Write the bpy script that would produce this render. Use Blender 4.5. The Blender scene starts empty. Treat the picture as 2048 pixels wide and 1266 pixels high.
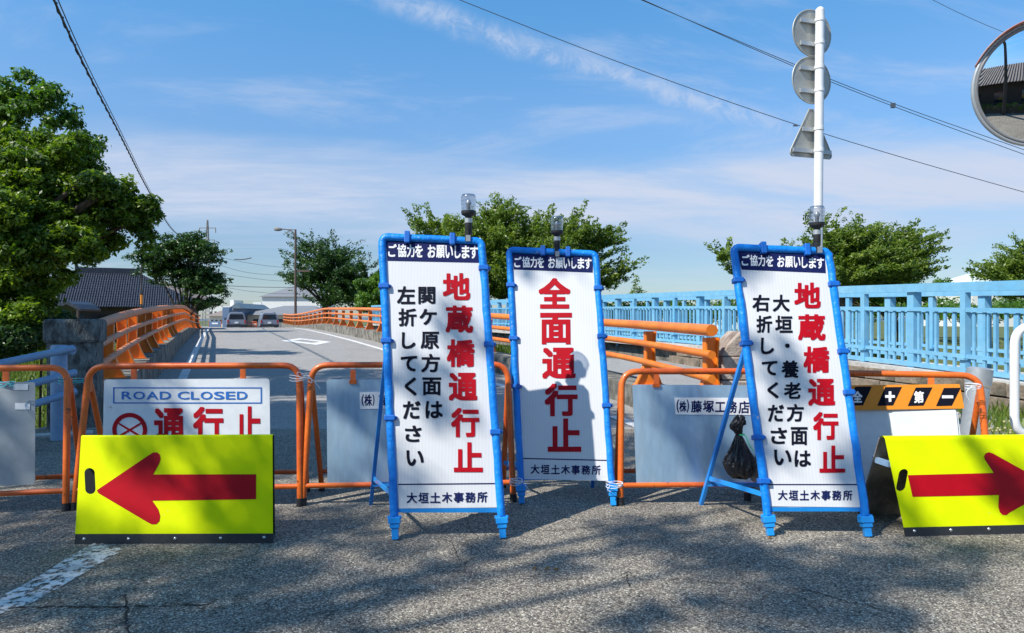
import bpy, math, random
import numpy as np
from mathutils import Vector, Matrix, Quaternion
random.seed(7); RNG = np.random.default_rng(7)
S = bpy.context.scene
COL = S.collection
R = math.radians
V = Vector
# ------------------------------------------------------------------ camera
F = 1400.0; HZ = 640.0; CH = 1.12          # focal length in px of the 2048 px frame, horizon row, camera height
cam = bpy.data.cameras.new('camera'); co = bpy.data.objects.new('camera', cam); COL.objects.link(co)
co.location = (0, 0, CH); co.rotation_euler = (R(90), 0, 0)
cam.sensor_width = 36; cam.lens = F / 2048 * 36; cam.shift_y = (HZ - 633) / 2048
cam.clip_start = 0.05; cam.clip_end = 6000
S.camera = co
# ------------------------------------------------------------------ sky
SUNV = V((-0.72, -0.52, 1.0)).normalized()          # towards the sun
w = bpy.data.worlds.new('World'); S.world = w; w.use_nodes = True
nt = w.node_tree; N = nt.nodes; L = nt.links
bg = N['Background']; bg.inputs[1].default_value = 0.13
sky = N.new('ShaderNodeTexSky'); sky.sky_type = 'NISHITA'; sky.sun_disc = False
sky.sun_elevation = math.asin(SUNV.z); sky.sun_rotation = math.atan2(SUNV.x, SUNV.y)
sky.air_density = 1.0; sky.dust_density = 0.35; sky.ozone_density = 3.5; sky.altitude = 0
def wn(t, **k):
    n = N.new(t)
    for a, b in k.items(): setattr(n, a, b)
    return n
def wm(op, a, b=None, c=None, clamp=False):
    n = N.new('ShaderNodeMath'); n.operation = op; n.use_clamp = clamp
    for i, v in enumerate((a, b, c)):
        if v is None: continue
        if isinstance(v, (int, float)): n.inputs[i].default_value = v
        else: L.new(v, n.inputs[i])
    return n.outputs[0]
def wdot(v, d):
    n = N.new('ShaderNodeVectorMath'); n.operation = 'DOT_PRODUCT'; L.new(v, n.inputs[0]); n.inputs[1].default_value = d; return n.outputs['Value']
def wnoise(vec, scale, detail, rough=.55, dist=0.0):
    n = N.new('ShaderNodeTexNoise'); n.inputs['Scale'].default_value = scale; n.inputs['Detail'].default_value = detail
    n.inputs['Roughness'].default_value = rough; n.inputs['Distortion'].default_value = dist; L.new(vec, n.inputs['Vector']); return n.outputs['Fac']
def wramp(v, a, b, lo=0.0, hi=1.0):
    n = N.new('ShaderNodeMapRange'); n.interpolation_type = 'SMOOTHSTEP'
    L.new(v, n.inputs[0]); n.inputs[1].default_value = a; n.inputs[2].default_value = b; n.inputs[3].default_value = lo; n.inputs[4].default_value = hi
    return n.outputs[0]
tc = wn('ShaderNodeTexCoord'); gen = tc.outputs['Generated']
sep = wn('ShaderNodeSeparateXYZ'); L.new(gen, sep.inputs[0])
zz = wm('ADD', wm('MAXIMUM', sep.outputs[2], 0.0), 0.09)
cmb = wn('ShaderNodeCombineXYZ'); L.new(wm('DIVIDE', sep.outputs[0], zz), cmb.inputs[0]); L.new(wm('DIVIDE', sep.outputs[1], zz), cmb.inputs[1])
mp = wn('ShaderNodeMapping'); L.new(cmb.outputs[0], mp.inputs[0]); mp.inputs['Rotation'].default_value = (0, 0, R(25)); mp.inputs['Scale'].default_value = (.35, .8, 1)
veil = wramp(wnoise(mp.outputs[0], 1.3, 9, .66, 1.6), .46, .74, 0, .42)
band_v = wnoise(mp.outputs[0], .8, 9, .66, 1.2)
elev = sep.outputs[2]
ew = wm('ADD', elev, wm('MULTIPLY', wm('SUBTRACT', wnoise(mp.outputs[0], .5, 7, .6, .8), .5), .16))
band = wm('MULTIPLY', wramp(ew, .07, .15), wramp(ew, .235, .19))
band = wm('MULTIPLY', band, wramp(band_v, .36, .60, .45, 1.0))
def pd(px, py): return V(((px - 1024) / F, 1, (HZ - py) / F)).normalized()
d1, d2 = pd(750, -10), pd(1560, 258)
nn = d1.cross(d2).normalized(); mid = (d1 + d2).normalized()
wob = wm('MULTIPLY', wm('SUBTRACT', wnoise(gen, 9, 4, .6), .5), .035)
dist = wm('ABSOLUTE', wm('ADD', wdot(gen, nn), wob))
streak = wm('MULTIPLY', wramp(dist, .026, .0), wramp(wdot(gen, mid), .93, .985))
streak = wm('MULTIPLY', streak, wramp(wnoise(gen, 26, 6, .7, .8), .36, .66, .12, .62))
fac = wm('MAXIMUM', wm('MAXIMUM', veil, band), streak, clamp=True)
tint = wn('ShaderNodeMix', data_type='RGBA', blend_type='MULTIPLY'); tint.inputs[0].default_value = 1
L.new(sky.outputs[0], tint.inputs[6]); tr_ = wn('ShaderNodeValToRGB'); L.new(elev, tr_.inputs[0]); e_ = tr_.color_ramp; e_.elements[0].position = 0; e_.elements[0].color = (.50, .545, .62, 1); e_.elements[1].position = .42; e_.elements[1].color = (.56, 1.04, 1.2, 1)
for p_, c_ in ((.10, (.54, .60, .68, 1)), (.27, (.70, .90, 1.0, 1))): e_.elements.new(p_).color = c_
L.new(tr_.outputs[0], tint.inputs[7])
mx = wn('ShaderNodeMix', data_type='RGBA'); L.new(fac, mx.inputs[0]); L.new(tint.outputs[2], mx.inputs[6]); mx.inputs[7].default_value = (3.45, 3.90, 4.85, 1)
L.new(mx.outputs[2], bg.inputs[0])
# ------------------------------------------------------------------ sun
sl = bpy.data.lights.new('sun', 'SUN'); sl.energy = 4.6; sl.angle = R(.53); sl.color = (1, .945, .86)
so = bpy.data.objects.new('sun', sl); COL.objects.link(so); so.rotation_euler = (-SUNV).to_track_quat('-Z', 'Y').to_euler(); so.location = (-10, -10, 20)
vs = S.view_settings; vs.view_transform = 'Standard'; vs.look = 'None'; vs.exposure = .45; vs.gamma = 1; vs.use_curve_mapping = False
S.render.engine = 'CYCLES'; S.cycles.max_bounces = 8; S.cycles.transparent_max_bounces = 16

# ------------------------------------------------------------------ helpers
def P(px, py, Y): return V(((px - 1024) / F * Y, Y, CH + (HZ - py) / F * Y))
def zr(Y):                                           # height of the road that climbs over the bridge
    return float(np.interp(Y, [0, 9, 11, 13, 16, 20, 25, 31, 38, 45, 51, 60, 75, 95, 120], [0, 0, .012, .04, .13, .26, .385, .50, .59, .615, .57, .40, .06, -.2, -.25]))
def G(px, py, z=0.0):
    Y = F * (CH - z) / (py - HZ); return V(((px - 1024) / F * Y, Y, z))
def GR(px, py):
    Y = 12.0
    for _ in range(60): Y = .5 * Y + .5 * F * (CH - zr(Y)) / (py - HZ)
    return V(((px - 1024) / F * Y, Y, zr(Y)))
class Plane:
    """plane through the ground line a-b leaning back by lean degrees"""
    def __init__(s, a, b, lean):
        s.o = a; s.u = (b - a).normalized(); back = V((0, 0, 1)).cross(s.u).normalized()
        s.v = (V((0, 0, 1)) * math.cos(R(lean)) + back * math.sin(R(lean))).normalized(); s.n = s.u.cross(s.v).normalized()   # n faces the viewer
    def hit(s, px, py, off=0.0):
        o = V((0, 0, CH)); d = V(((px - 1024) / F, 1, (HZ - py) / F)); p0 = s.o + s.n * off
        return o + d * ((p0 - o).dot(s.n) / d.dot(s.n))
def link(o): COL.objects.link(o); return o
def thing(name, label, cat, loc=(0, 0, 0), group=None, rz=0.0):
    o = link(bpy.data.objects.new(name, None)); o.location = loc; o.rotation_euler = (0, 0, rz); o.empty_display_size = .2
    o['label'] = label; o['category'] = cat
    if group: o['group'] = group
    return o
def tag(o, label, cat, group=None):
    o['label'] = label; o['category'] = cat
    if group: o['group'] = group
    return o
class MB:
    def __init__(s): s.v = []; s.f = []; s.sm = []
    def add(s, vs_, fs, smooth=False):
        b = len(s.v); s.v += [tuple(x) for x in vs_]; s.f += [tuple(i + b for i in f) for f in fs]; s.sm += [smooth] * len(fs); return s
    def box(s, c, size, m=None):
        hx, hy, hz = size[0] / 2, size[1] / 2, size[2] / 2; m = m or Matrix.Identity(3); c = V(c)
        pts = [c + m @ V((x, y, z)) for x in (-hx, hx) for y in (-hy, hy) for z in (-hz, hz)]
        return s.add(pts, [(0, 1, 3, 2), (4, 6, 7, 5), (0, 4, 5, 1), (2, 3, 7, 6), (0, 2, 6, 4), (1, 5, 7, 3)])
    def beam(s, a, b, w_, h_, up=(0, 0, 1)):
        a = V(a); b = V(b); d = (b - a); l = d.length; d.normalize(); x = d.cross(V(up)).normalized(); z = x.cross(d).normalized()
        return s.box((a + b) / 2, (w_, l, h_), Matrix((x, d, z)).transposed())
    def tube(s, pts, r, n=10, cap=True, closed=False, smooth=True, ph=0.0, rr=None):
        pts = [V(p) for p in pts]; m = len(pts); rings = []; ref = None
        for i, p in enumerate(pts):
            if closed: t = (pts[(i + 1) % m] - pts[i - 1]).normalized()
            else: t = (pts[min(i + 1, m - 1)] - pts[max(i - 1, 0)]).normalized()
            if ref is None:
                ref = t.cross(V((0, 0, 1)) if abs(t.z) < .9 else V((0, 1, 0))).normalized()
            ref = (ref - t * ref.dot(t)).normalized(); bi = t.cross(ref)
            ri = float(np.interp(i / (m - 1), np.linspace(0, 1, len(rr)), rr)) if rr else r
            rings.append([p + (ref * math.cos(a) + bi * math.sin(a)) * ri for a in [ph + 2 * math.pi * k / n for k in range(n)]])
        vs_ = [q for g in rings for q in g]; fs = []
        for i in range(m if closed else m - 1):
            j = (i + 1) % m
            for k in range(n): fs.append((i * n + k, i * n + (k + 1) % n, j * n + (k + 1) % n, j * n + k))
        s.add(vs_, fs, smooth)
        if cap and not closed: s.add(rings[0], [tuple(reversed(range(n)))]); s.add(rings[-1], [tuple(range(n))])
        return s
    def lathe(s, prof, o=(0, 0, 0), n=20, ax=None, smooth=True):
        o = V(o); q = V((0, 0, 1)).rotation_difference(V(ax or (0, 0, 1)).normalized()); m = len(prof)
        vs_ = [o + q @ V((r * math.cos(2 * math.pi * k / n), r * math.sin(2 * math.pi * k / n), z)) for r, z in prof for k in range(n)]
        fs = [(i * n + k, i * n + (k + 1) % n, (i + 1) * n + (k + 1) % n, (i + 1) * n + k) for i in range(m - 1) for k in range(n)]
        s.add(vs_, fs, smooth); s.add(vs_[:n], [tuple(reversed(range(n)))]); s.add(vs_[-n:], [tuple(range(n))]); return s
    def prism(s, poly, off):                         # poly: list of 3-D points, off: extrusion vector
        off = V(off); n = len(poly); a = [V(p) for p in poly]; b = [p + off for p in a]
        s.add(a + b, [tuple(range(n)), tuple(reversed(range(n, 2 * n)))] + [(i, i + n, (i + 1) % n + n, (i + 1) % n) for i in range(n)]); return s
    def sweep(s, path, prof, closed_prof=True, up=V((0, 0, 1))):   # prof points (side, height) along a path; ends capped
        path = [V(p) for p in path]; m = len(path); k = len(prof); vs_ = []
        for i, p in enumerate(path):
            t = path[min(i + 1, m - 1)] - path[max(i - 1, 0)]; t.z = 0; t.normalize(); sd = t.cross(up)
            vs_ += [p + sd * a + up * b for a, b in prof]
        fs = [(i * k + j, i * k + (j + 1) % k, (i + 1) * k + (j + 1) % k, (i + 1) * k + j) for i in range(m - 1) for j in range(k if closed_prof else k - 1)]
        if closed_prof: fs += [tuple(reversed(range(k))), tuple(range((m - 1) * k, m * k))]
        return s.add(vs_, fs)
    def build(s, name, mat, parent=None, bevel=0, kind=None, fix=True):
        me = bpy.data.meshes.new(name); me.from_pydata(s.v, [], s.f); me.polygons.foreach_set('use_smooth', s.sm); me.update()
        if fix:
            import bmesh
            bm = bmesh.new(); bm.from_mesh(me); bmesh.ops.recalc_face_normals(bm, faces=bm.faces); bm.to_mesh(me); bm.free()
        me.materials.append(mat); o = link(bpy.data.objects.new(name, me))
        if parent: o.parent = parent
        if bevel: b = o.modifiers.new('bevel', 'BEVEL'); b.width = bevel; b.segments = 2; b.limit_method = 'ANGLE'
        if kind: o['kind'] = kind
        return o
def rounded(p, r, n=6):                              # round the inner corners of an open path
    out = [V(p[0])]
    for i in range(1, len(p) - 1):
        a, b, c = V(p[i - 1]), V(p[i]), V(p[i + 1]); d0 = (a - b).normalized(); d1_ = (c - b).normalized()
        q0, q1 = b + d0 * r, b + d1_ * r
        for k in range(n + 1):
            t = k / n; out.append(q0 * (1 - t) ** 2 + b * 2 * t * (1 - t) + q1 * t * t)
    return out + [V(p[-1])]
def along(pts, step):                                # resample a polyline
    pts = [V(p) for p in pts]; out = [pts[0].copy()]; acc = 0; nxt = step
    for a, b in zip(pts, pts[1:]):
        l = (b - a).length
        while nxt <= acc + l: out.append(a.lerp(b, (nxt - acc) / l)); nxt += step
        acc += l
    return out
def smoothpath(pts, it=2):
    pts = [V(p) for p in pts]
    for _ in range(it):
        q = [pts[0]]
        for a, b in zip(pts, pts[1:]): q += [a.lerp(b, .25), a.lerp(b, .75)]
        pts = q + [pts[-1]]
    return pts
# ------------------------------------------------------------------ materials
def mat(name, col, rough=.6, metal=0.0, var=None, vscale=6.0, vlo=.4, vhi=.62, bump=0.0, bscale=60.0, spec=None, stretch=(1, 1, 1), fine=0.0, coat=0, world=False, detail=8, chip=None):
    m = bpy.data.materials.new(name); m.use_nodes = True; n = m.node_tree.nodes; l = m.node_tree.links; b = n['Principled BSDF']
    b.inputs['Base Color'].default_value = (*col, 1); b.inputs['Roughness'].default_value = rough; b.inputs['Metallic'].default_value = metal
    if spec is not None: b.inputs['Specular IOR Level'].default_value = spec
    if coat: b.inputs['Coat Weight'].default_value = coat; b.inputs['Coat Roughness'].default_value = .15
    if var or bump or fine or chip:
        t = n.new('ShaderNodeTexCoord'); mpn = n.new('ShaderNodeMapping'); mpn.inputs['Scale'].default_value = stretch
        if world: g = n.new('ShaderNodeNewGeometry'); l.new(g.outputs['Position'], mpn.inputs[0])
        else: l.new(t.outputs['Object'], mpn.inputs[0])
    last = None
    if var:
        ns = n.new('ShaderNodeTexNoise'); ns.inputs['Scale'].default_value = vscale; ns.inputs['Detail'].default_value = detail; ns.inputs['Roughness'].default_value = .62; l.new(mpn.outputs[0], ns.inputs[0])
        mr = n.new('ShaderNodeMapRange'); mr.inputs[1].default_value = vlo; mr.inputs[2].default_value = vhi; l.new(ns.outputs['Fac'], mr.inputs[0])
        mxn = n.new('ShaderNodeMix'); mxn.data_type = 'RGBA'; l.new(mr.outputs[0], mxn.inputs[0]); mxn.inputs[6].default_value = (*col, 1); mxn.inputs[7].default_value = (*var, 1)
        l.new(mxn.outputs[2], b.inputs['Base Color']); last = mxn
        r2 = n.new('ShaderNodeMapRange'); r2.inputs[3].default_value = max(rough - .08, 0.05); r2.inputs[4].default_value = min(rough + .15, 1); l.new(ns.outputs['Fac'], r2.inputs[0]); l.new(r2.outputs[0], b.inputs['Roughness'])
    if fine:
        nf = n.new('ShaderNodeTexNoise'); nf.inputs['Scale'].default_value = bscale; nf.inputs['Detail'].default_value = 4; l.new(mpn.outputs[0], nf.inputs[0])
        mr = n.new('ShaderNodeMapRange'); mr.inputs[1].default_value = .3; mr.inputs[2].default_value = .7; mr.inputs[3].default_value = 1 - fine; mr.inputs[4].default_value = 1 + fine * .6; l.new(nf.outputs['Fac'], mr.inputs[0])
        mm = n.new('ShaderNodeMix'); mm.data_type = 'RGBA'; mm.blend_type = 'MULTIPLY'; mm.inputs[0].default_value = 1
        if last: l.new(last.outputs[2], mm.inputs[6])
        else: mm.inputs[6].default_value = (*col, 1)
        l.new(mr.outputs[0], mm.inputs[7]); l.new(mm.outputs[2], b.inputs['Base Color'])
    if chip:
        cc, lo_, sc_ = chip; src_ = b.inputs['Base Color'].links[0].from_socket if b.inputs['Base Color'].links else None
        nc_ = n.new('ShaderNodeTexNoise'); nc_.inputs['Scale'].default_value = sc_; nc_.inputs['Detail'].default_value = 9; nc_.inputs['Roughness'].default_value = .72; l.new(mpn.outputs[0], nc_.inputs[0])
        mc_ = n.new('ShaderNodeMapRange'); mc_.inputs[1].default_value = lo_; mc_.inputs[2].default_value = lo_ + .025; l.new(nc_.outputs['Fac'], mc_.inputs[0])
        mk = n.new('ShaderNodeMix'); mk.data_type = 'RGBA'; l.new(mc_.outputs[0], mk.inputs[0]); mk.inputs[7].default_value = (*cc, 1)
        if src_: l.new(src_, mk.inputs[6])
        else: mk.inputs[6].default_value = (*col, 1)
        l.new(mk.outputs[2], b.inputs['Base Color'])
    if bump:
        nb = n.new('ShaderNodeTexNoise'); nb.inputs['Scale'].default_value = bscale; nb.inputs['Detail'].default_value = 5; l.new(mpn.outputs[0], nb.inputs[0])
        bn = n.new('ShaderNodeBump'); bn.inputs['Strength'].default_value = bump; bn.inputs['Distance'].default_value = .02; l.new(nb.outputs['Fac'], bn.inputs['Height']); l.new(bn.outputs[0], b.inputs['Normal'])
    return m
def asphalt(name, dark, light, stone=150.0, patch=.25, bump=.6):
    m = bpy.data.materials.new(name); m.use_nodes = True; n = m.node_tree.nodes; l = m.node_tree.links; b = n['Principled BSDF']; b.inputs['Roughness'].default_value = .85; b.inputs['Specular IOR Level'].default_value = .35
    g = n.new('ShaderNodeNewGeometry')
    nd = n.new('ShaderNodeTexNoise'); nd.inputs['Scale'].default_value = 60; l.new(g.outputs['Position'], nd.inputs[0])
    ad = n.new('ShaderNodeMix'); ad.data_type = 'RGBA'; ad.blend_type = 'ADD'; ad.inputs[0].default_value = .012; l.new(g.outputs['Position'], ad.inputs[6]); l.new(nd.outputs['Color'], ad.inputs[7])
    vo = n.new('ShaderNodeTexVoronoi'); vo.inputs['Scale'].default_value = stone; l.new(ad.outputs[2], vo.inputs['Vector'])
    sp = n.new('ShaderNodeSeparateColor'); l.new(vo.outputs['Color'], sp.inputs[0])
    cr = n.new('ShaderNodeValToRGB'); e = cr.color_ramp; e.elements[0].position = 0; e.elements[0].color = (*dark, 1); e.elements[1].position = 1; e.elements[1].color = (*[min(x * 1.8, .75) for x in light], 1)
    x = e.elements.new(.45); x.color = (*[(a + b_) / 2 for a, b_ in zip(dark, light)], 1); x = e.elements.new(.86); x.color = (*light, 1)
    l.new(sp.outputs[0], cr.inputs[0])
    # warm / cool stones
    hs = n.new('ShaderNodeMix'); hs.data_type = 'RGBA'; hs.blend_type = 'MULTIPLY'; l.new(sp.outputs[1], hs.inputs[0]); l.new(cr.outputs[0], hs.inputs[6]); hs.inputs[7].default_value = (1.0, .93, .84, 1)
    # bitumen between the stones
    gap = n.new('ShaderNodeMapRange'); gap.inputs[1].default_value = .25; gap.inputs[2].default_value = .75; gap.inputs[3].default_value = 1; gap.inputs[4].default_value = .42; l.new(vo.outputs['Distance'], gap.inputs[0])
    mg = n.new('ShaderNodeMix'); mg.data_type = 'RGBA'; mg.blend_type = 'MULTIPLY'; mg.inputs[0].default_value = 1; l.new(hs.outputs[2], mg.inputs[6]); l.new(gap.outputs[0], mg.inputs[7])
    np_ = n.new('ShaderNodeTexNoise'); np_.inputs['Scale'].default_value = .9; np_.inputs['Detail'].default_value = 9; np_.inputs['Roughness'].default_value = .68; l.new(g.outputs['Position'], np_.inputs[0])
    pr = n.new('ShaderNodeMapRange'); pr.inputs[1].default_value = .3; pr.inputs[2].default_value = .7; pr.inputs[3].default_value = 1 - patch; pr.inputs[4].default_value = 1 + patch; l.new(np_.outputs['Fac'], pr.inputs[0])
    m2 = n.new('ShaderNodeMix'); m2.data_type = 'RGBA'; m2.blend_type = 'MULTIPLY'; m2.inputs[0].default_value = 1; l.new(mg.outputs[2], m2.inputs[6]); l.new(pr.outputs[0], m2.inputs[7])
    # cracks
    ck = n.new('ShaderNodeTexVoronoi'); ck.feature = 'DISTANCE_TO_EDGE'; ck.inputs['Scale'].default_value = .55
    nk = n.new('ShaderNodeTexNoise'); nk.inputs['Scale'].default_value = 3.5; nk.inputs['Detail'].default_value = 7; l.new(g.outputs['Position'], nk.inputs[0])
    ak = n.new('ShaderNodeMix'); ak.data_type = 'RGBA'; ak.blend_type = 'ADD'; ak.inputs[0].default_value = .55; l.new(g.outputs['Position'], ak.inputs[6]); l.new(nk.outputs['Color'], ak.inputs[7]); l.new(ak.outputs[2], ck.inputs['Vector'])
    ckr = n.new('ShaderNodeMapRange'); ckr.inputs[1].default_value = 0; ckr.inputs[2].default_value = .006; ckr.inputs[3].default_value = .45; ckr.inputs[4].default_value = 1; l.new(ck.outputs['Distance'], ckr.inputs[0])
    m3 = n.new('ShaderNodeMix'); m3.data_type = 'RGBA'; m3.blend_type = 'MULTIPLY'; m3.inputs[0].default_value = 1; l.new(m2.outputs[2], m3.inputs[6]); l.new(ckr.outputs[0], m3.inputs[7])
    l.new(m3.outputs[2], b.inputs['Base Color'])
    bn = n.new('ShaderNodeBump'); bn.inputs['Strength'].default_value = bump; bn.inputs['Distance'].default_value = .004; bn.invert = True
    l.new(vo.outputs['Distance'], bn.inputs['Height']); l.new(bn.outputs[0], b.inputs['Normal'])
    return m
def paint_worn(name, col, lo, hi, scale=28):
    m = mat(name, col, .8, var=tuple(c * .75 for c in col), vscale=5); n = m.node_tree.nodes; l = m.node_tree.links; b = n['Principled BSDF']; out = n['Material Output']
    g = n.new('ShaderNodeNewGeometry'); v = n.new('ShaderNodeTexNoise'); v.inputs['Scale'].default_value = scale; v.inputs['Detail'].default_value = 6; v.inputs['Roughness'].default_value = .75; l.new(g.outputs['Position'], v.inputs[0])
    mr = n.new('ShaderNodeMapRange'); mr.inputs[1].default_value = lo; mr.inputs[2].default_value = hi; l.new(v.outputs['Fac'], mr.inputs[0])
    tr = n.new('ShaderNodeBsdfTransparent'); ms = n.new('ShaderNodeMixShader'); l.new(mr.outputs[0], ms.inputs[0]); l.new(tr.outputs[0], ms.inputs[1]); l.new(b.outputs[0], ms.inputs[2]); l.new(ms.outputs[0], out.inputs[0])
    return m
def leafmat(name, c1, c2, c3, trans=.35):
    m = bpy.data.materials.new(name); m.use_nodes = True; n = m.node_tree.nodes; l = m.node_tree.links; b = n['Principled BSDF']; out = n['Material Output']
    at = n.new('ShaderNodeAttribute'); at.attribute_name = 'rnd'
    cr = n.new('ShaderNodeValToRGB'); e = cr.color_ramp; e.elements[0].color = (*c1, 1); e.elements[1].color = (*c3, 1); x = e.elements.new(.55); x.color = (*c2, 1)
    l.new(at.outputs['Fac'], cr.inputs[0]); l.new(cr.outputs[0], b.inputs['Base Color']); b.inputs['Roughness'].default_value = .42; b.inputs['Specular IOR Level'].default_value = .45
    t = n.new('ShaderNodeBsdfTranslucent'); hm = n.new('ShaderNodeMix'); hm.data_type = 'RGBA'; hm.blend_type = 'MULTIPLY'; hm.inputs[0].default_value = 1; l.new(cr.outputs[0], hm.inputs[6]); hm.inputs[7].default_value = (1.5, 1.6, .5, 1)
    l.new(hm.outputs[2], t.inputs[0]); ms = n.new('ShaderNodeMixShader'); ms.inputs[0].default_value = trans; l.new(b.outputs[0], ms.inputs[1]); l.new(t.outputs[0], ms.inputs[2]); l.new(ms.outputs[0], out.inputs[0])
    return m
M = {}
M['asphalt'] = asphalt('asphalt_old', (.070, .066, .062), (.44, .405, .345))
M['asphalt_bridge'] = asphalt('asphalt_bridge', (.30, .30, .30), (.47, .465, .45), 120, .08, .4)
M['line'] = paint_worn('road_paint', (.72, .72, .70), .22, .34)
M['line_worn'] = paint_worn('road_paint_worn', (.78, .78, .76), .44, .52, 22)
M['orange_rail'] = mat('orange_rail_paint', (.80, .215, .012), .42, var=(.66, .15, .012), vscale=2.2, coat=.15, bump=.05, bscale=8, chip=((.16, .07, .03), .66, 9))
M['orange_faded'] = mat('faded_orange_paint', (.70, .22, .075), .55, var=(.52, .27, .17), vscale=5, fine=.1, bscale=40, chip=((.14, .07, .04), .60, 7))
M['orange_tube'] = mat('orange_tube_paint', (.78, .165, .018), .36, var=(.62, .10, .015), vscale=3, coat=.2, fine=.12, bscale=50, chip=((.10, .045, .02), .625, 16))
M['sky_blue'] = mat('light_blue_paint', (.13, .385, .60), .6, var=(.20, .43, .58), vscale=1.6, vlo=.35, vhi=.7, fine=.1, bscale=9, chip=((.12, .08, .05), .69, 12))
M['pipe_blue'] = mat('grey_blue_paint', (.20, .33, .50), .45, var=(.26, .38, .52), vscale=4, fine=.08, bscale=40)
M['sleeve'] = mat('bright_blue_vinyl', (.004, .195, .68), .38, var=(.006, .25, .78), vscale=9, bump=.5, bscale=22, coat=.08, spec=.35, chip=((.30, .42, .60), .645, 20))
M['strap'] = mat('deep_blue_strap', (.008, .13, .52), .42, fine=.1, bscale=60)
M['bluesteel'] = mat('blue_leg_paint', (.012, .17, .60), .38, var=(.02, .24, .68), vscale=5)
M['navy'] = mat('navy_print', (.008, .014, .085), .6, spec=.15)
M['red'] = mat('red_print', (.46, .001, .010), .5, var=(.41, .001, .009), vscale=12, spec=.2)
M['black'] = mat('black_print', (.006, .007, .016), .6, spec=.12)
M['white'] = mat('white_print', (.80, .80, .80), .45)
M['white_pole'] = mat('white_pole_paint', (.82, .83, .83), .3, coat=.3, var=(.72, .73, .72), vscale=3)
M['white_panel'] = mat('white_enamel_panel', (.74, .77, .78), .35, var=(.62, .66, .68), vscale=3, vlo=.45, vhi=.75, fine=.06, bscale=18, chip=((.30, .22, .16), .68, 14))
M['galv'] = mat('galvanised_sheet', (.48, .66, .80), .30, .5, var=(.36, .54, .70), vscale=2.5, fine=.10, bscale=14, bump=.05, chip=((.16, .18, .20), .68, 16), stretch=(2.2, 2.2, .5))  # blue of the reflected sky is put into the metal colour
M['galv_dull'] = mat('dull_sheet_metal', (.44, .48, .50), .35, .4, var=(.34, .39, .42), vscale=2.0, fine=.08, bscale=20, chip=((.15, .15, .15), .68, 14))
M['galv_pole'] = mat('galvanised_pole', (.52, .55, .56), .42, .55, var=(.42, .45, .47), vscale=7, fine=.08, bscale=30)
M['alu'] = mat('aluminium_sign_back', (.47, .47, .43), .45, .4, var=(.36, .36, .33), vscale=4)
M['rubber'] = mat('black_rubber', (.022, .024, .026), .6, fine=.2, bscale=60)
M['steel'] = mat('rivet_steel', (.7, .7, .7), .3, .9)
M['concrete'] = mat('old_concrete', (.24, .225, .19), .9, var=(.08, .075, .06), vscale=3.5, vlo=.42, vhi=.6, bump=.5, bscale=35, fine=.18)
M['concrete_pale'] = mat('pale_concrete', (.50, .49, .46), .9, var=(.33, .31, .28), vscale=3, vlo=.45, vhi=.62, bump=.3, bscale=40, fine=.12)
M['pillar'] = mat('lichen_concrete', (.22, .235, .22), .95, var=(.04, .036, .032), vscale=16, vlo=.36, vhi=.66, bump=.8, bscale=60, fine=.3, stretch=(1, 1, .45))
M['stone'] = mat('weathered_stone_block', (.44, .37, .31), .92, var=(.20, .15, .12), vscale=5, vlo=.42, vhi=.6, bump=.6, bscale=40, fine=.25)
M['wallbrown'] = mat('brown_stone_wall', (.24, .19, .14), .95, var=(.10, .085, .06), vscale=2.2, vlo=.42, vhi=.6, bump=.7, bscale=25, fine=.25)
M['bark'] = mat('bark', (.10, .075, .055), .95, var=(.05, .04, .03), vscale=12, bump=.8, bscale=30, stretch=(1, 1, .25))
M['leaf_near'] = leafmat('leaf_fresh', (.026, .065, .006), (.115, .205, .016), (.31, .41, .04), .40)
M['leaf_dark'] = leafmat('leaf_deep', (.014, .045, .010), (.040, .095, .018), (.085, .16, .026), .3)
M['leaf_olive'] = leafmat('leaf_olive', (.06, .11, .015), (.15, .22, .028), (.27, .34, .06), .4)
M['leaf_mid'] = leafmat('leaf_mid', (.035, .09, .012), (.09, .19, .02), (.17, .29, .04), .4)
M['grass'] = leafmat('grass_blade', (.045, .085, .012), (.12, .185, .025), (.24, .27, .06), .35)
M['soil'] = mat('grassy_soil', (.07, .10, .025), .95, var=(.13, .15, .045), vscale=.8, bump=.6, bscale=6, fine=.3)
M['kawara'] = mat('dark_roof_tile', (.016, .022, .038), .45, var=(.035, .042, .06), vscale=7, vlo=.45, vhi=.65, spec=.6)
M['kawara_brown'] = mat('brown_roof_tile', (.30, .24, .20), .7, var=(.16, .13, .12), vscale=7)
M['darkwood'] = mat('dark_timber', (.035, .027, .022), .7, var=(.06, .045, .035), vscale=4, stretch=(3, 3, .3))
M['utility'] = mat('concrete_pole', (.26, .25, .235), .85, var=(.2, .19, .18), vscale=3)
M['lamp_brown'] = mat('brown_lamp_paint', (.10, .065, .05), .55)
M['cable'] = mat('black_cable', (.018, .018, .02), .6)
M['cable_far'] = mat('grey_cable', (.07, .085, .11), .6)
M['wall_white'] = mat('white_siding', (.70, .69, .65), .7, fine=.1, bscale=3, stretch=(8, 8, .2))
M['wall_cream'] = mat('cream_wall', (.62, .55, .44), .8)
M['roof_grey'] = mat('grey_roof', (.20, .205, .215), .6, fine=.12, bscale=5)
M['roof_teal'] = mat('blue_grey_roof', (.11, .16, .20), .5)
M['roof_pale'] = mat('pale_green_roof', (.60, .68, .60), .6)
M['wall_blue'] = mat('blue_grey_wall', (.10, .16, .26), .6)
M['glassdark'] = mat('dark_window_glass', (.015, .02, .03), .08, spec=.8)
M['carwhite'] = mat('shaded_white_car_paint', (.20, .23, .29), .25, coat=.6)  # white cars: tree shade is darkened into the paint colour
M['cardark'] = mat('dark_car_trim', (.02, .022, .026), .5)
M['tailred'] = mat('red_tail_lamp', (.45, .01, .01), .25)
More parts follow.
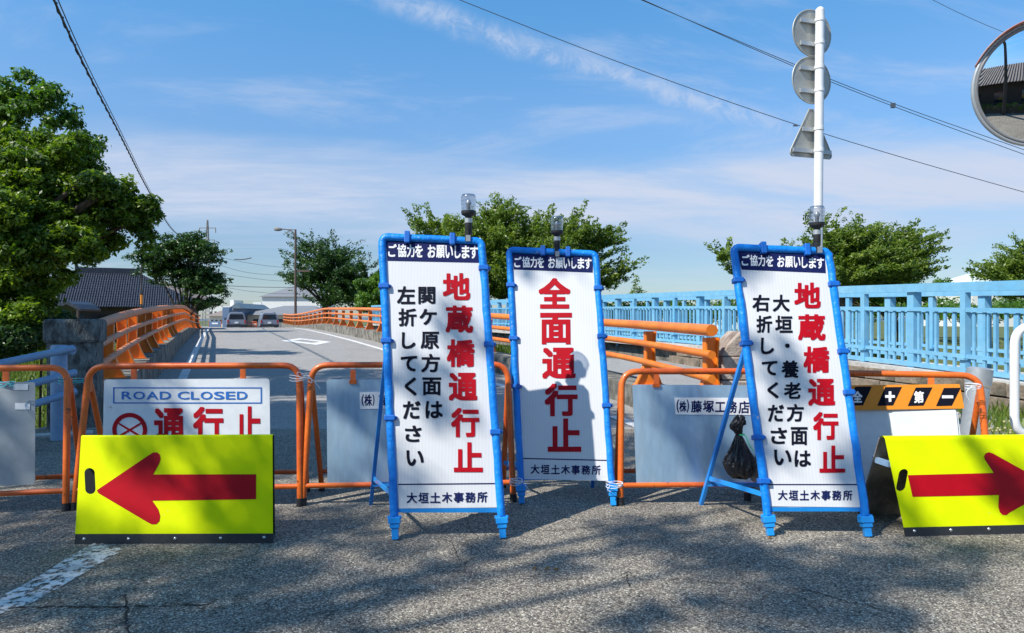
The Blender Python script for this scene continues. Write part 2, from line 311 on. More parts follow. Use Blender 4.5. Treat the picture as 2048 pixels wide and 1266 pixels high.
M['plasticbag'] = mat('black_plastic_bag', (.012, .011, .014), .34, bump=.9, bscale=30, spec=.5)
M['bag_grey'] = mat('grey_plastic_bag', (.16, .16, .17), .35, bump=.4, bscale=20)
M['string'] = mat('green_string', (.02, .45, .22), .6)
M['twine_blue'] = mat('blue_twine', (.06, .42, .50), .6)
M['tie'] = mat('white_tie', (.72, .74, .78), .5)
M['olive_brown'] = mat('dry_leaf', (.25, .12, .02), .8)
M['inner_grey'] = mat('scuffed_plastic_back', (.34, .29, .24), .7, var=(.10, .085, .075), vscale=4)
M['band_orange'] = mat('orange_reflective_band', (.80, .27, .02), .4, coat=.3, fine=.05, bscale=60)
M['water'] = mat('river_water', (.03, .05, .04), .08, bump=.25, bscale=4, spec=.6)
M['gasket'] = mat('grey_gasket', (.25, .25, .25), .4, .3)
M['visor'] = mat('faded_red_visor', (.42, .13, .08), .5, var=(.50, .30, .26), vscale=12)
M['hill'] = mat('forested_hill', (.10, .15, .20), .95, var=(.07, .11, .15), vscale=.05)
M['flower'] = mat('white_flower', (.75, .75, .7), .7)
def fluor():
    m = mat('fluorescent_yellow_sheeting', (.78, .88, .0), .6, var=(.72, .83, .0), vscale=7, spec=.12, chip=((.42, .46, .12), .665, 11)); n = m.node_tree.nodes; l = m.node_tree.links; b = n['Principled BSDF']
    t = n.new('ShaderNodeTexCoord'); v = n.new('ShaderNodeTexBrick'); v.inputs['Scale'].default_value = 55; v.offset = 0; v.inputs['Mortar Size'].default_value = .018; v.inputs['Color1'].default_value = v.inputs['Color2'].default_value = (1, 1, 1, 1); v.inputs['Mortar'].default_value = (.93, .94, .9, 1)
    s_ = n.new('ShaderNodeSeparateXYZ'); c = n.new('ShaderNodeCombineXYZ'); l.new(t.outputs['Object'], s_.inputs[0]); l.new(s_.outputs[0], c.inputs[0]); l.new(s_.outputs[2], c.inputs[1]); l.new(c.outputs[0], v.inputs[0])
    prev = b.inputs['Base Color'].links[0].from_socket; mm = n.new('ShaderNodeMix'); mm.data_type = 'RGBA'; mm.blend_type = 'MULTIPLY'; mm.inputs[0].default_value = 1; l.new(prev, mm.inputs[6]); l.new(v.outputs['Color'], mm.inputs[7]); l.new(mm.outputs[2], b.inputs['Base Color'])
    return m
M['fluor'] = fluor()
def prismatic():
    m = bpy.data.materials.new('white_prismatic_sheeting'); m.use_nodes = True; n = m.node_tree.nodes; l = m.node_tree.links; b = n['Principled BSDF']; b.inputs['Roughness'].default_value = .38; b.inputs['Coat Weight'].default_value = .15
    t = n.new('ShaderNodeTexCoord'); wv = n.new('ShaderNodeTexWave'); wv.bands_direction = 'X'; wv.inputs['Scale'].default_value = 18; wv.inputs['Distortion'].default_value = .25; wv.inputs['Detail'].default_value = 0; l.new(t.outputs['Object'], wv.inputs[0])
    cr = n.new('ShaderNodeMapRange'); cr.inputs[1].default_value = .2; cr.inputs[2].default_value = .9; cr.inputs[3].default_value = 0; cr.inputs[4].default_value = 1; l.new(wv.outputs['Fac'], cr.inputs[0])
    mm = n.new('ShaderNodeMix'); mm.data_type = 'RGBA'; l.new(cr.outputs[0], mm.inputs[0]); mm.inputs[6].default_value = (.69, .70, .71, 1); mm.inputs[7].default_value = (.735, .735, .735, 1)
    ns = n.new('ShaderNodeTexNoise'); ns.inputs['Scale'].default_value = 3; ns.inputs['Detail'].default_value = 6; l.new(t.outputs['Object'], ns.inputs[0])
    r2 = n.new('ShaderNodeMapRange'); r2.inputs[3].default_value = .88; r2.inputs[4].default_value = 1.06; l.new(ns.outputs['Fac'], r2.inputs[0])
    m2 = n.new('ShaderNodeMix'); m2.data_type = 'RGBA'; m2.blend_type = 'MULTIPLY'; m2.inputs[0].default_value = 1; l.new(mm.outputs[2], m2.inputs[6]); l.new(r2.outputs[0], m2.inputs[7]); l.new(m2.outputs[2], b.inputs['Base Color'])
    return m
M['prism'] = prismatic()
mm_ = bpy.data.materials.new('mirror_face'); mm_.use_nodes = True; b_ = mm_.node_tree.nodes['Principled BSDF']; b_.inputs['Metallic'].default_value = 1; b_.inputs['Roughness'].default_value = .015; b_.inputs['Base Color'].default_value = (.88, .9, .91, 1); M['mirror'] = mm_
def clear():
    m = bpy.data.materials.new('clear_beacon_lens'); m.use_nodes = True; n = m.node_tree.nodes; l = m.node_tree.links; out = n['Material Output']
    t = n.new('ShaderNodeBsdfTransparent'); t.inputs[0].default_value = (.80, .82, .86, 1); g = n.new('ShaderNodeBsdfGlossy'); g.inputs['Roughness'].default_value = .12
    lw = n.new('ShaderNodeLayerWeight'); lw.inputs[0].default_value = .45; mr = n.new('ShaderNodeMapRange'); mr.inputs[3].default_value = .12; mr.inputs[4].default_value = .7; l.new(lw.outputs['Facing'], mr.inputs[0])
    ms = n.new('ShaderNodeMixShader'); l.new(mr.outputs[0], ms.inputs[0]); l.new(t.outputs[0], ms.inputs[1]); l.new(g.outputs[0], ms.inputs[2]); l.new(ms.outputs[0], out.inputs[0]); return m
M['clear'] = clear()

# ------------------------------------------------------------------ lettering (built-in font, each glyph a flat mesh, thickened by fine shifted layers)
_gl = {}
def glyph(ch):
    if ch in _gl: return _gl[ch]
    c = bpy.data.curves.new('glyph', 'FONT'); c.body = ch; c.resolution_u = 3; c.size = 1
    o = link(bpy.data.objects.new('glyph', c)); dg = bpy.context.evaluated_depsgraph_get(); me = bpy.data.meshes.new_from_object(o.evaluated_get(dg))
    v = [(p.co.x, p.co.y) for p in me.vertices]; f = [tuple(p.vertices) for p in me.polygons]
    bpy.data.objects.remove(o); bpy.data.curves.remove(c); bpy.data.meshes.remove(me)
    xs = [a for a, b in v]; ys = [b for a, b in v]; _gl[ch] = (v, f, min(xs), max(xs), min(ys), max(ys)); return _gl[ch]
def put(mb, pl, ch, x0, y0, x1, y1, bold=.03, off=.004):
    """glyph ch stretched over the board area seen between the two corners; bold in em"""
    v, f, ax, bx, ay, by = glyph(ch)
    A = pl.hit(x0, y1, off); B = pl.hit(x1, y1, off); C_ = pl.hit(x0, y0, off)
    U = B - A; W = C_ - A; em = max(bx - ax, by - ay); b = bold
    sh = [(0, 0)] + [(b * math.cos(t), b * math.sin(t)) for t in [k * math.pi / 4 + .39 for k in range(8)]] if b else [(0, 0)]
    if b: sh += [(b, b), (-b, b), (b, -b), (-b, -b)]
    wx = (bx - ax) + 2 * b; wy = (by - ay) + 2 * b
    for i, (dx, dy) in enumerate(sh):
        mb.add([A + U * ((x - ax + dx + b) / wx) + W * ((y - ay + dy + b) / wy) + pl.n * (i * .00004) for x, y in v], f)
def crop(ox, oy, sc): return lambda x, y: (ox + x / sc, oy + y / sc)
def quadpx(mb, pl, pts, off, th=0.0):
    q = [pl.hit(x, y, off) for x, y in pts]
    if th: mb.prism(q, -pl.n * th)
    else: mb.add(q, [tuple(range(len(q)))])

# ------------------------------------------------------------------ ground, road, river
RD = V((-.385, .923, 0)); SD = V((.923, .385, 0))
def LX(Y): return -1.35 - .417 * Y                   # line of the left bridge railing
def sroad(x, y): return y * .923 - x * .385
def zt(x, y):
    s = sroad(x, y)
    z = np.interp(s, [-60, 7, 9, 11.5, 16, 16.6, 27, 27.6, 36, 42, 200, 900], [-.06, -.06, -.15, -.35, -2.9, -3.3, -3.3, -2.9, -.35, -.3, -.3, -.3])
    return float(z)
mb = MB(); xs = list(np.linspace(-60, 60, 61)); ys = list(np.linspace(-40, 70, 111))
xs = [-900, -400, -200, -100] + xs + [100, 200, 400, 900]; ys = [-900, -300, -100] + ys + [90, 130, 200, 400, 1500]
# the sheet is laid out along the river so that its banks stay straight
for y in ys:
    for x in xs:
        p = SD * x + RD * y; rnd = (random.random() - .5) * .08 if abs(x) < 60 and 11 < y < 70 else 0
        mb.v.append((p.x, p.y, zt(p.x, p.y) + rnd))
nx = len(xs)
for j in range(len(ys) - 1):
    for i in range(nx - 1): mb.f.append((j * nx + i, j * nx + i + 1, (j + 1) * nx + i + 1, (j + 1) * nx + i)); mb.sm.append(True)
mb.build('ground', M['soil'], kind='structure')
mb = MB(); q = [SD * a + RD * b for a, b in ((-300, 15.5), (300, 15.5), (300, 28.5), (-300, 28.5))]
mb.add([(p.x, p.y, -3.05) for p in q], [(0, 1, 2, 3)]); mb.build('river', M['water'], kind='structure')
EDGE = 7.2
mb = MB(); gx = np.linspace(-26, 26, 27); gy = np.linspace(-22, EDGE, 16)
for y in gy:
    for x in gx: mb.v.append((x, y, 0))
for j in range(15):
    for i in range(26): mb.f.append((j * 27 + i, j * 27 + i + 1, (j + 1) * 27 + i + 1, (j + 1) * 27 + i)); mb.sm.append(False)
mb.build('junction_road', M['asphalt'], kind='structure')
def roadR(Y): return float(np.interp(Y, [7.2, 9, 11, 14, 17, 18.5], [6.1, 5.8, 5.35, 4.5, 3.5, 5.75 - .417 * 18.5])) if Y < 18.5 else 5.75 - .417 * Y
Ys = list(np.linspace(EDGE, 60, 90)) + [66, 72, 80, 90, 110, 150]
mb = MB(); nc = 9
for Y in Ys:
    a = LX(Y) - .1; b = roadR(Y)
    if Y < 9: a = -4.9 - .0 * Y
    if Y > 60: a -= (Y - 60) * .3; b += (Y - 60) * .3
    for k in range(nc): x = a + (b - a) * k / (nc - 1); mb.v.append((x, Y, zr(Y)))
for j in range(len(Ys) - 1):
    for i in range(nc - 1): mb.f.append((j * nc + i, j * nc + i + 1, (j + 1) * nc + i + 1, (j + 1) * nc + i)); mb.sm.append(True)
mb.build('bridge_road', M['asphalt_bridge'], kind='structure')
def strip(name, m, f0, f1, Y0, Y1, n=50, lift=.005):
    mb = MB()
    for Y in np.linspace(Y0, Y1, n): mb.v += [(f0(Y), Y, zr(Y) + lift), (f1(Y), Y, zr(Y) + lift)]
    for i in range(n - 1): mb.f.append((2 * i, 2 * i + 1, 2 * i + 3, 2 * i + 2)); mb.sm.append(False)
    return mb.build(name, m, kind='structure')
strip('road_edge_line', M['line'], lambda Y: -.78 - .417 * Y, lambda Y: -.61 - .417 * Y, 10.5, 58)
strip('road_edge_line', M['line'], lambda Y: 4.62 - .417 * Y - max(0, 13 - Y) * .0, lambda Y: 4.79 - .417 * Y, 9.5, 58)
mb = MB(); o_ = [GR(561.5, 682), GR(600, 676.8), GR(662.7, 684), GR(633, 690)]; i_ = [GR(585, 681.8), GR(604, 679.3), GR(641, 684), GR(626, 686.2)]
for k in range(4):
    j = (k + 1) % 4; mb.add([p + V((0, 0, .006)) for p in (o_[k], o_[j], i_[j], i_[k])], [(0, 1, 2, 3)])
mb.build('diamond_marking', M['line'], kind='structure')
mb = MB(); ed = [((-60, 1240), (-60, 1222)), ((0, 1222), (0, 1203)), ((60, 1200), (45, 1182)), ((120, 1166), (100, 1150)), ((185, 1128), (150, 1118)), ((240, 1095), (200, 1090))]
for (a, b) in ed: mb.v += [tuple(G(a[0] + 8, a[1] + 5) + V((0, 0, .004))), tuple(G(b[0] - 8, b[1] - 5) + V((0, 0, .004)))]
for i in range(len(ed) - 1): mb.f.append((2 * i, 2 * i + 1, 2 * i + 3, 2 * i + 2)); mb.sm.append(False)
mb.build('worn_road_line', M['line_worn'], kind='structure')
mb = MB(); a = G(1228, 832, .01); b = G(1300, 862, .01); d = (b - a).normalized().cross(V((0, 0, 1))) * .07
mb.add([a + d, b + d, b - d, a - d], [(0, 1, 2, 3)]); mb.build('short_road_line', M['line'], kind='structure')

def crack(name, pts, wpx, seed):
    rg_ = np.random.default_rng(seed); q = smoothpath([G(*p) for p in pts], 3); mb = MB(); 
    for i, p in enumerate(q):
        t = (q[min(i + 1, len(q) - 1)] - q[max(i - 1, 0)]).normalized(); sd = t.cross(V((0, 0, 1))); w_ = wpx * (.25 + rg_.random()); j = sd * rg_.normal() * .004
        mb.v += [tuple(p + j + sd * w_ + V((0, 0, .0035))), tuple(p + j - sd * w_ + V((0, 0, .0035)))]
    mb.f = [(2 * i, 2 * i + 1, 2 * i + 3, 2 * i + 2) for i in range(len(q) - 1)]; mb.sm = [False] * len(mb.f); return mb.build(name, M['tar'], kind='structure')
M['tar'] = mat('crack_filling', (.018, .018, .018), .9)
crack('road_seam', [(-60, 1222), (30, 1216), (120, 1214), (180, 1216), (250, 1214), (330, 1213), (420, 1210)], .005, 1)
crack('road_crack', [(248, 1190), (254, 1215), (252, 1235), (258, 1262), (256, 1290)], .004, 2)
crack('road_crack', [(930, 1040), (990, 1052), (1060, 1062), (1150, 1060), (1230, 1048)], .0025, 3)
crack('road_crack', [(1240, 1150), (1262, 1142), (1250, 1160), (1262, 1175)], .0025, 4)
crack('road_crack', [(1590, 1178), (1640, 1186), (1690, 1205), (1740, 1212), (1790, 1230)], .0035, 5)
crack('road_crack', [(870, 1072), (905, 1084), (912, 1110), (930, 1130)], .002, 6)
# ------------------------------------------------------------------ the two orange bridge railings
def railing(name, label, path, rpost, curb_side, top_off, post_at, near_faded, curb):
    """path: centre line of the top tube (x, y, z)"""
    root = thing(name, label, 'bridge railing', (path[0][0], path[0][1], 0))
    inv = V((path[0][0], path[0][1], 0))
    loc = lambda p: V(p) - inv
    sp = smoothpath(path, 2); tm = M['orange_faded'] if near_faded else M['orange_rail']
    lines = [sp]
    MB().tube([loc(p) for p in sp], .058, 14).build('top_tube', tm, root)
    for k in (1, 2):
        pp = [p - V((0, 0, .235 * k)) for p in sp]
        MB().tube([loc(p) for p in pp], .040, 12).build('rail_tube', tm, root)
    # posts
    for p, t in post_at(sp):
        sd = t.cross(V((0, 0, 1))).normalized() * curb_side      # towards the outside of the bridge
        z0 = p.z - .78
        prof = [(.03, .70), (.16, .70), (.14, .45), (.16, .22), (.24, .0), (-.10, .0), (-.03, .14), (.035, .32)]
        m_ = MB(); base = V((p.x, p.y, z0)); poly = [base + sd * a + V((0, 0, b)) - t * .014 for a, b in prof]
        m_.prism([loc(q) for q in poly], t * .028)
        # flanges on both edges of the plate
        fl = [(-.10, .0), (-.03, .14), (.035, .32), (.03, .70)]
        for (a0, b0), (a1, b1) in zip(fl, fl[1:]): m_.beam(loc(base + sd * a0 + V((0, 0, b0))), loc(base + sd * a1 + V((0, 0, b1))), .10, .016, up=sd)
        fl = [(.24, .0), (.16, .22), (.14, .45), (.16, .70)]
        for (a0, b0), (a1, b1) in zip(fl, fl[1:]): m_.beam(loc(base + sd * a0 + V((0, 0, b0))), loc(base + sd * a1 + V((0, 0, b1))), .10, .016, up=sd)
        m_.box(loc(base + sd * .07 + V((0, 0, .008))), (.12, .38, .016), Matrix((t, sd, V((0, 0, 1)))).transposed())
        m_.build('post', M['orange_rail'], root)
    return root, sp
def posts_every(step, start=.3):
    def f(sp):
        out = []; acc = 0; nxt = start
        for a, b in zip(sp, sp[1:]):
            l = (b - a).length
            while nxt <= acc + l:
                t = (b - a); t.z = 0; out.append((a.lerp(b, (nxt - acc) / l), t.normalized())); nxt += step
            acc += l
        return out
    return f
lp = [(LX(Y), Y, Z) for Y, Z in ((7.6, 1.06), (9.8, 1.19), (12.2, 1.28), (15.2, 1.375), (20, 1.50), (26.2, 1.615), (27.5, 1.61), (34.5, 1.50), (41.5, 1.40), (47, 1.40))]
rootL, spL = railing('bridge_railing', 'long orange three-tube railing with faded rails starting at the lichen-stained pillar on the left', lp, 0, -1, 0, posts_every(1.38, .25), True, None)
def RX(Y): return 5.6 - .417 * Y
rp = [(1.92, 6.72, 1.02), (1.80, 8.2, 1.04), (1.62, 9.8, 1.065), (1.15, 11.6, 1.10), (.2, 13.2, 1.16), (-.60, 14.9, 1.22), (RX(19), 19, 1.35), (RX(24.5), 24.5, 1.50), (RX(31), 31, 1.62), (RX(36), 36, 1.71), (RX(38.5), 38.5, 1.71), (RX(46), 46, 1.56), (RX(53), 53, 1.50), (RX(62), 62, 1.62)]
rootR, spR = railing('bridge_railing', 'bright orange three-tube railing with a round capped end, curving away on the right', rp, 0, 1, 0, posts_every(2.1, .28), False, None)
def curbwall(name, label, sp, drop, side, wid, mat_, base=None):
    mb = MB(); pts = [p - V((0, 0, drop)) for p in sp]; vs_ = []
    k = 4
    for i, p in enumerate(pts):
        t = pts[min(i + 1, len(pts) - 1)] - pts[max(i - 1, 0)]; t.z = 0; t.normalize(); sd = t.cross(V((0, 0, 1))) * side
        zb = min(zr(p.y), p.z) - .5
        vs_ += [p - sd * .17, p + sd * wid, V(((p + sd * wid).x, (p + sd * wid).y, zb)), V(((p - sd * .17).x, (p - sd * .17).y, zb))]
    fs = [(i * k + j, i * k + (j + 1) % k, (i + 1) * k + (j + 1) % k, (i + 1) * k + j) for i in range(len(pts) - 1) for j in range(k)] + [(0, 1, 2, 3), tuple(range(len(vs_) - 4, len(vs_)))]
    mb.add(vs_, fs); return tag(mb.build(name, mat_), label, 'curb wall')
curbwall('concrete_curb', 'weathered concrete curb carrying the left orange bridge railing', spL, .78, -1, .32, M['concrete'])
curbwall('concrete_curb', 'grey concrete curb under the right orange bridge railing', spR, .78, 1, .32, M['concrete'])
# bridge girders under the curbs
for side, f in ((-1, LX), (1, RX)):
    mb = MB(); a = V((f(12), 12, 0)); b = V((f(45), 45, 0)); off = SD * side * .12
    mb.beam(a + off + V((0, 0, -.85)), b + off + V((0, 0, -.5)), .5, .8)
    tag(mb.build('bridge_girder', M['concrete']), 'concrete girder below the %s railing of the bridge' % ('left' if side < 0 else 'right'), 'girder')
mb = MB(); mb.beam(V((LX(12) + 3, 12, -.75)), V((LX(45) + 3, 45, -.4)), 6.0, .3); mb.build('bridge_deck', M['concrete'], kind='structure')

# ------------------------------------------------------------------ left pillar, pipes and path
def loc_m(t): return Matrix((t, V((0, 0, 1)).cross(t), V((0, 0, 1)))).transposed()
pt = SD.copy()
r_ = thing('bridge_pillar', 'squat lichen-stained concrete pillar with a wider cap at the near end of the left railing', 'pillar', (-4.63, 7.435, -.2))
mb = MB().box((0, 0, .55), (.45, .46, 1.10), loc_m(pt)); mb.build('shaft', M['pillar'], r_, bevel=.02)
mb = MB().box((0, 0, 1.205), (.51, .52, .25), loc_m(pt)); mb.build('cap', M['pillar'], r_, bevel=.035)
r_ = thing('pipe_guard_fence', 'grey-blue three-pipe guard fence on a thick post left of the lichen pillar', 'guard fence', (P(118, 800, 6.55).x, 6.55, 0))
inv = V(r_.location)
MB().lathe([(.068, -.1), (.068, .87), (.06, .885)], n=18).build('post', M['pipe_blue'], r_)
for (x0, y0, x1, y1, Y0, Y1) in ((146, 697, -60, 740, 6.5, 5.6), (150, 745, -60, 800, 6.5, 5.6), (150, 783, -60, 848, 6.5, 5.6)):
    a, b = P(x0, y0, Y0), P(x1, y1, Y1); MB().tube([a - inv, b - inv], .034, 12).build('pipe', M['pipe_blue'], r_)
MB().tube([P(146, 697, 6.5) - inv + V((0, 0, -.015)), P(146, 697, 6.5) - inv + V((-.17, .03, -.02))], .042, 12).build('pipe_collar', M['pipe_blue'], r_)
# low concrete kerb between the path and the bank
mb = MB().beam(P(-200, 905, 6.2) * 1 + V((0, 0, 0)), V((P(120, 905, 6.4).x, 6.9, P(-200, 905, 6.2).z)), .18, .16); tag(mb.build('low_kerb', M['concrete_pale'], bevel=.01), 'low pale concrete kerb under the pipe guard fence', 'kerb')

# ------------------------------------------------------------------ stone pillar at the right railing end
r_ = thing('stone_bridge_post', 'weathered brown stone post of stacked tapering blocks beside the end of the right orange railing', 'stone post', (P(1475, 700, 7.2).x, 7.2, 0))
z = -.05
for i, (h, wx_, wy_, dx) in enumerate(((.30, .50, .55, 0), (.27, .49, .54, .003), (.235, .47, .50, .006), (.25, .0, .46, 0))):
    if wx_: MB().box((dx, 0, z + h / 2), (wx_, wy_, h - .008)).build('block', M['stone'], r_, bevel=.014)
    else:
        pr = [(-.23, 0), (.24, 0), (.25, h), (-.04, h), (-.17, h * .45)]
        MB().prism([V((a, -.22, z + b)) for a, b in pr], V((0, .44, 0))).build('block', M['stone'], r_, bevel=.012)
    z += h

# ------------------------------------------------------------------ blue footbridge fences, beam and wall
fp = [(6.75, 4.0, 1.40), (6.35, 6.0, 1.46), (6.0, 8.2, 1.53), (5.46, 11.3, 1.61), (3.9, 16.2, 1.72), (-.8, 29, 1.90), (-9.2, 46, 2.02)]
FH = 1.10
def bluefence(label, path, lim, start, step=.95):
    root = thing('footbridge_fence', label, 'fence', (path[0][0], path[0][1], 0), 'light blue footbridge fences'); inv = V(root.location)
    sp = [V(p) - inv for p in smoothpath(path, 2)]
    for nm, dz, w_, h_ in (('top_rail', 0, .11, .115), ('middle_rail', -.30, .07, .055), ('lower_rail', -.90, .05, .05), ('bottom_rail', -FH + .02, .06, .06)):
        MB().sweep([p + V((0, 0, dz)) for p in sp], [(-w_ / 2, -h_ / 2), (w_ / 2, -h_ / 2), (w_ / 2, h_ / 2), (-w_ / 2, h_ / 2)]).build(nm, M['sky_blue'], root)
    # posts (every second one is thick and reaches down over the beam)
    k = 0
    for p, t in posts_every(step, start)(sp):
        sd = t.cross(V((0, 0, 1))).normalized(); m3 = Matrix((t, sd, V((0, 0, 1)))).transposed(); mb = MB()
        if k % 2 == 0: mb.box(p + V((0, 0, -.66)) + sd * .045, (.125, .13, 1.20), m3); mb.box(p + V((0, 0, -1.3)) + sd * .05, (.10, .10, .1), m3)
        else: mb.box(p + V((0, 0, -.60)), (.085, .085, 1.05), m3); mb.box(p + V((0, 0, -.93)), (.11, .15, .03), m3)
        mb.build('post', M['sky_blue'], root); k += 1
    # balusters
    proto = None; rest = MB()
    for p, t in posts_every(.158, .08)(sp):
        wy = (p + inv).y
        c = p + V((0, 0, -.685)); m3 = Matrix((t, t.cross(V((0, 0, 1))), V((0, 0, 1)))).transposed()
        if wy < 3.9: continue
        if wy < lim:
            if proto is None: proto = MB().box((0, 0, 0), (.038, .028, .77)).build('baluster', M['sky_blue'], root); o = proto
            else: o = link(proto.copy()); o.parent = root
            o.location = c; o.rotation_euler = m3.to_euler()
        else: rest.box(c, (.038, .028, .77), m3)
    rest.build('baluster_row', M['sky_blue'], root, kind='stuff')
    return root, [q + inv for q in sp]
rootF, spF = bluefence('light blue steel fence on the near side of the footbridge, with thick square posts', fp, 26, .37)
fp2 = [(x + (1.75 if y < 12 else 1.65), y + .55, z - .03) for x, y, z in fp]
rootF2, spF2 = bluefence('light blue steel fence on the far side of the footbridge, seen through the near one', fp2, 22, .8)
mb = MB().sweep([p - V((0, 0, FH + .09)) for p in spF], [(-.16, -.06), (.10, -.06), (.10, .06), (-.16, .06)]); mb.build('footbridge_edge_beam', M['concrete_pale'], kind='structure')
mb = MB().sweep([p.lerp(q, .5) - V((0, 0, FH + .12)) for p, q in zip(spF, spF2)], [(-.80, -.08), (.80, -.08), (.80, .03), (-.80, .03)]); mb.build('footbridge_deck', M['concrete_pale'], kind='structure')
mb = MB().sweep([p.lerp(q, .12) - V((0, 0, FH + .42)) for p, q in zip(spF, spF2) if p.y > 7.5], [(-.16, -.2), (.10, -.2), (.10, .26), (-.16, .26)]); tag(mb.build('footbridge_shade_beam', M['concrete']), 'dark beam added for the black gap of shade under the near edge of the light blue footbridge', 'girder')  # added dark beam standing in for the shadowed gap below the deck
# retaining wall below, in courses of long stones
r_ = thing('retaining_wall', 'brown stone retaining wall in long courses under the light blue footbridge', 'wall', (6, 8, 0)); inv = V(r_.location)
wp = [p for p in spF if p.y < 17.5]
proto = None
for course, (z0, h) in enumerate(((-.25, .20), (-.045, .20), (.16, .17))):
    pts = [V((p.x, p.y, 0)) for p in wp]; q = along(pts, .62); 
    for i in range(len(q) - 1):
        a, b = q[i], q[i + 1]; t = (b - a).normalized(); sh = (.31 if course % 2 else 0)
        c = (a + b) / 2 + t * sh + t.cross(V((0, 0, 1))) * (random.uniform(-.008, .008) - .03) + V((0, 0, z0 + h / 2 + np.interp(a.y, [4, 17], [0, .16])))
        m3 = Matrix((t, V((0, 0, 1)).cross(t), V((0, 0, 1)))).transposed()
        if proto is None: proto = MB().box((0, 0, 0), (.612, .28, .192)).build('stone', M['wallbrown'], r_, bevel=.012); o = proto
        else: o = link(proto.copy()); o.parent = r_
        o.location = c - inv; o.rotation_euler = m3.to_euler(); o.scale = (1, 1, h / .2)
mb = MB().sweep([V((p.x, p.y, 0)) + SD * .16 - inv for p in wp], [(-.12, -.5), (.12, -.5), (.12, .32), (-.12, .32)]); mb.build('core', M['concrete'], r_)

# ------------------------------------------------------------------ trees
def leaves(name, mat_, parent, centres, n, size, spread, stretch=None, up=.4, seed=1, inv=V((0, 0, 0))):
    """n leaf blades scattered round the clump centres; centres: array of x,y,z,scale; stretch: array of vectors the clump is drawn out along"""
    rg = np.random.default_rng(seed); C_ = np.asarray(centres, float); wts = C_[:, 3] ** 2; wts /= wts.sum()
    idx = rg.choice(len(C_), n, p=wts)
    d = rg.normal(size=(n, 3)); d /= np.linalg.norm(d, axis=1)[:, None]; r = rg.random(n) ** .45
    pos = C_[idx, :3] + d * (r * C_[idx, 3])[:, None] * spread * np.array([1, 1, .7])
    if stretch is not None: pos += np.asarray(stretch)[idx] * rg.random(n)[:, None]
    nrm = d * .6 + rg.normal(size=(n, 3)) * .5 + np.array([0, 0, up]); nrm /= np.linalg.norm(nrm, axis=1)[:, None]
    a = rg.normal(size=(n, 3)); 
    if stretch is not None: a = a * .6 + np.asarray(stretch)[idx] / (np.linalg.norm(np.asarray(stretch)[idx], axis=1)[:, None] + 1e-6)
    a -= nrm * (a * nrm).sum(1)[:, None]; a /= np.linalg.norm(a, axis=1)[:, None]; b = np.cross(nrm, a)
    s = size * (.6 + .8 * rg.random(n))[:, None]
    v = np.stack([pos - a * s, pos - b * s * .45 - nrm * s * .08, pos + a * s, pos + b * s * .45 + nrm * s * .05], 1).reshape(-1, 3) - np.array(inv)
    me = bpy.data.meshes.new(name); me.vertices.add(4 * n); me.vertices.foreach_set('co', v.ravel()); me.loops.add(4 * n); me.polygons.add(n)
    me.polygons.foreach_set('loop_start', np.arange(0, 4 * n, 4)); me.loops.foreach_set('vertex_index', np.arange(4 * n)); me.update(calc_edges=True)
    at = me.attributes.new('rnd', 'FLOAT', 'FACE'); cl = rg.random(len(C_)); at.data.foreach_set('value', np.clip(rg.normal(.45, .2, n) + (cl[idx] - .5) * .5, 0, 1).astype(np.float32))
    me.materials.append(mat_); o = link(bpy.data.objects.new(name, me)); o.parent = parent; return o
def in_blobs(blobs, n, rg, shell=.55):
    """clump centres inside ellipsoids (cx,cy,cz,rx,ry,rz), more of them near the skin"""
    B = np.asarray(blobs, float); sub = []
    for b in B:                                      # every lobe is broken into smaller bunches with gaps between them
        k = int(np.clip(10 * (b[3] * b[5]) / (B[:, 3] * B[:, 5]).mean(), 4, 26))
        for _ in range(k):
            d = rg.normal(size=3); d /= np.linalg.norm(d); q = b[:3] + d * b[3:6] * rg.uniform(.55, .95); f = rg.uniform(.26, .46); sub.append((*q, *(b[3:6] * f)))
        sub.append((*b[:3], *(b[3:6] * .5)))
    B = np.asarray(sub); wt = (B[:, 3] * B[:, 4] * B[:, 5]) ** .67; wt /= wt.sum(); idx = rg.choice(len(B), n, p=wt)
    d = rg.normal(size=(n, 3)); d /= np.linalg.norm(d, axis=1)[:, None]; r = (shell + (1 - shell) * rg.random(n)) ** .8
    return B[idx, :3] + d * B[idx, 3:6] * r[:, None], idx, d
def tree(name, label, base, blobs, nclump, nleaf, size, mat_, seed, clump=.5, spray=0.0, wind=(0, 0, 0), trunk_r=.22, group=None, shell=.55, fork=.45, up=.4, limbs=14):
    rg = np.random.default_rng(seed); base = V(base); root = thing(name, label, 'tree', base, group)
    cen, idx, d = in_blobs(blobs, nclump, rg, shell)
    sc = clump * (.6 + .8 * rg.random(nclump)); C_ = np.column_stack([cen, sc]); st = None
    if spray:
        dd = d.copy(); dd[:, 2] = np.abs(dd[:, 2]) * .35 + .05; dd += np.array(wind); dd /= np.linalg.norm(dd, axis=1)[:, None]; st = dd * spray * (.5 + rg.random(nclump))[:, None]
    leaves('crown', mat_, root, C_, nleaf, size, 1.0, st, up, seed, base)
    mb = MB(); top = V(np.mean(np.asarray(blobs)[:, :3], axis=0)); fk = base.lerp(top, fork) ; fk.x = base.x * .6 + fk.x * .4; fk.y = base.y * .6 + fk.y * .4
    mb.tube([V((0, 0, -.3)), (fk - base) * .5 + V((.06, .03, 0)), fk - base], trunk_r, 10, rr=[trunk_r * 1.25, trunk_r * .95, trunk_r * .75])
    for k in rg.choice(nclump, min(limbs, nclump), replace=False):
        e = V(cen[k]) - base; s0 = fk - base; m_ = s0.lerp(e, .5) + V((rg.normal() * .15, rg.normal() * .15, .25))
        mb.tube(smoothpath([s0, m_, e], 1), .05, 6, rr=[trunk_r * .45, trunk_r * .36, trunk_r * .2, trunk_r * .08])
    mb.build('trunk', M['bark'], root); return root
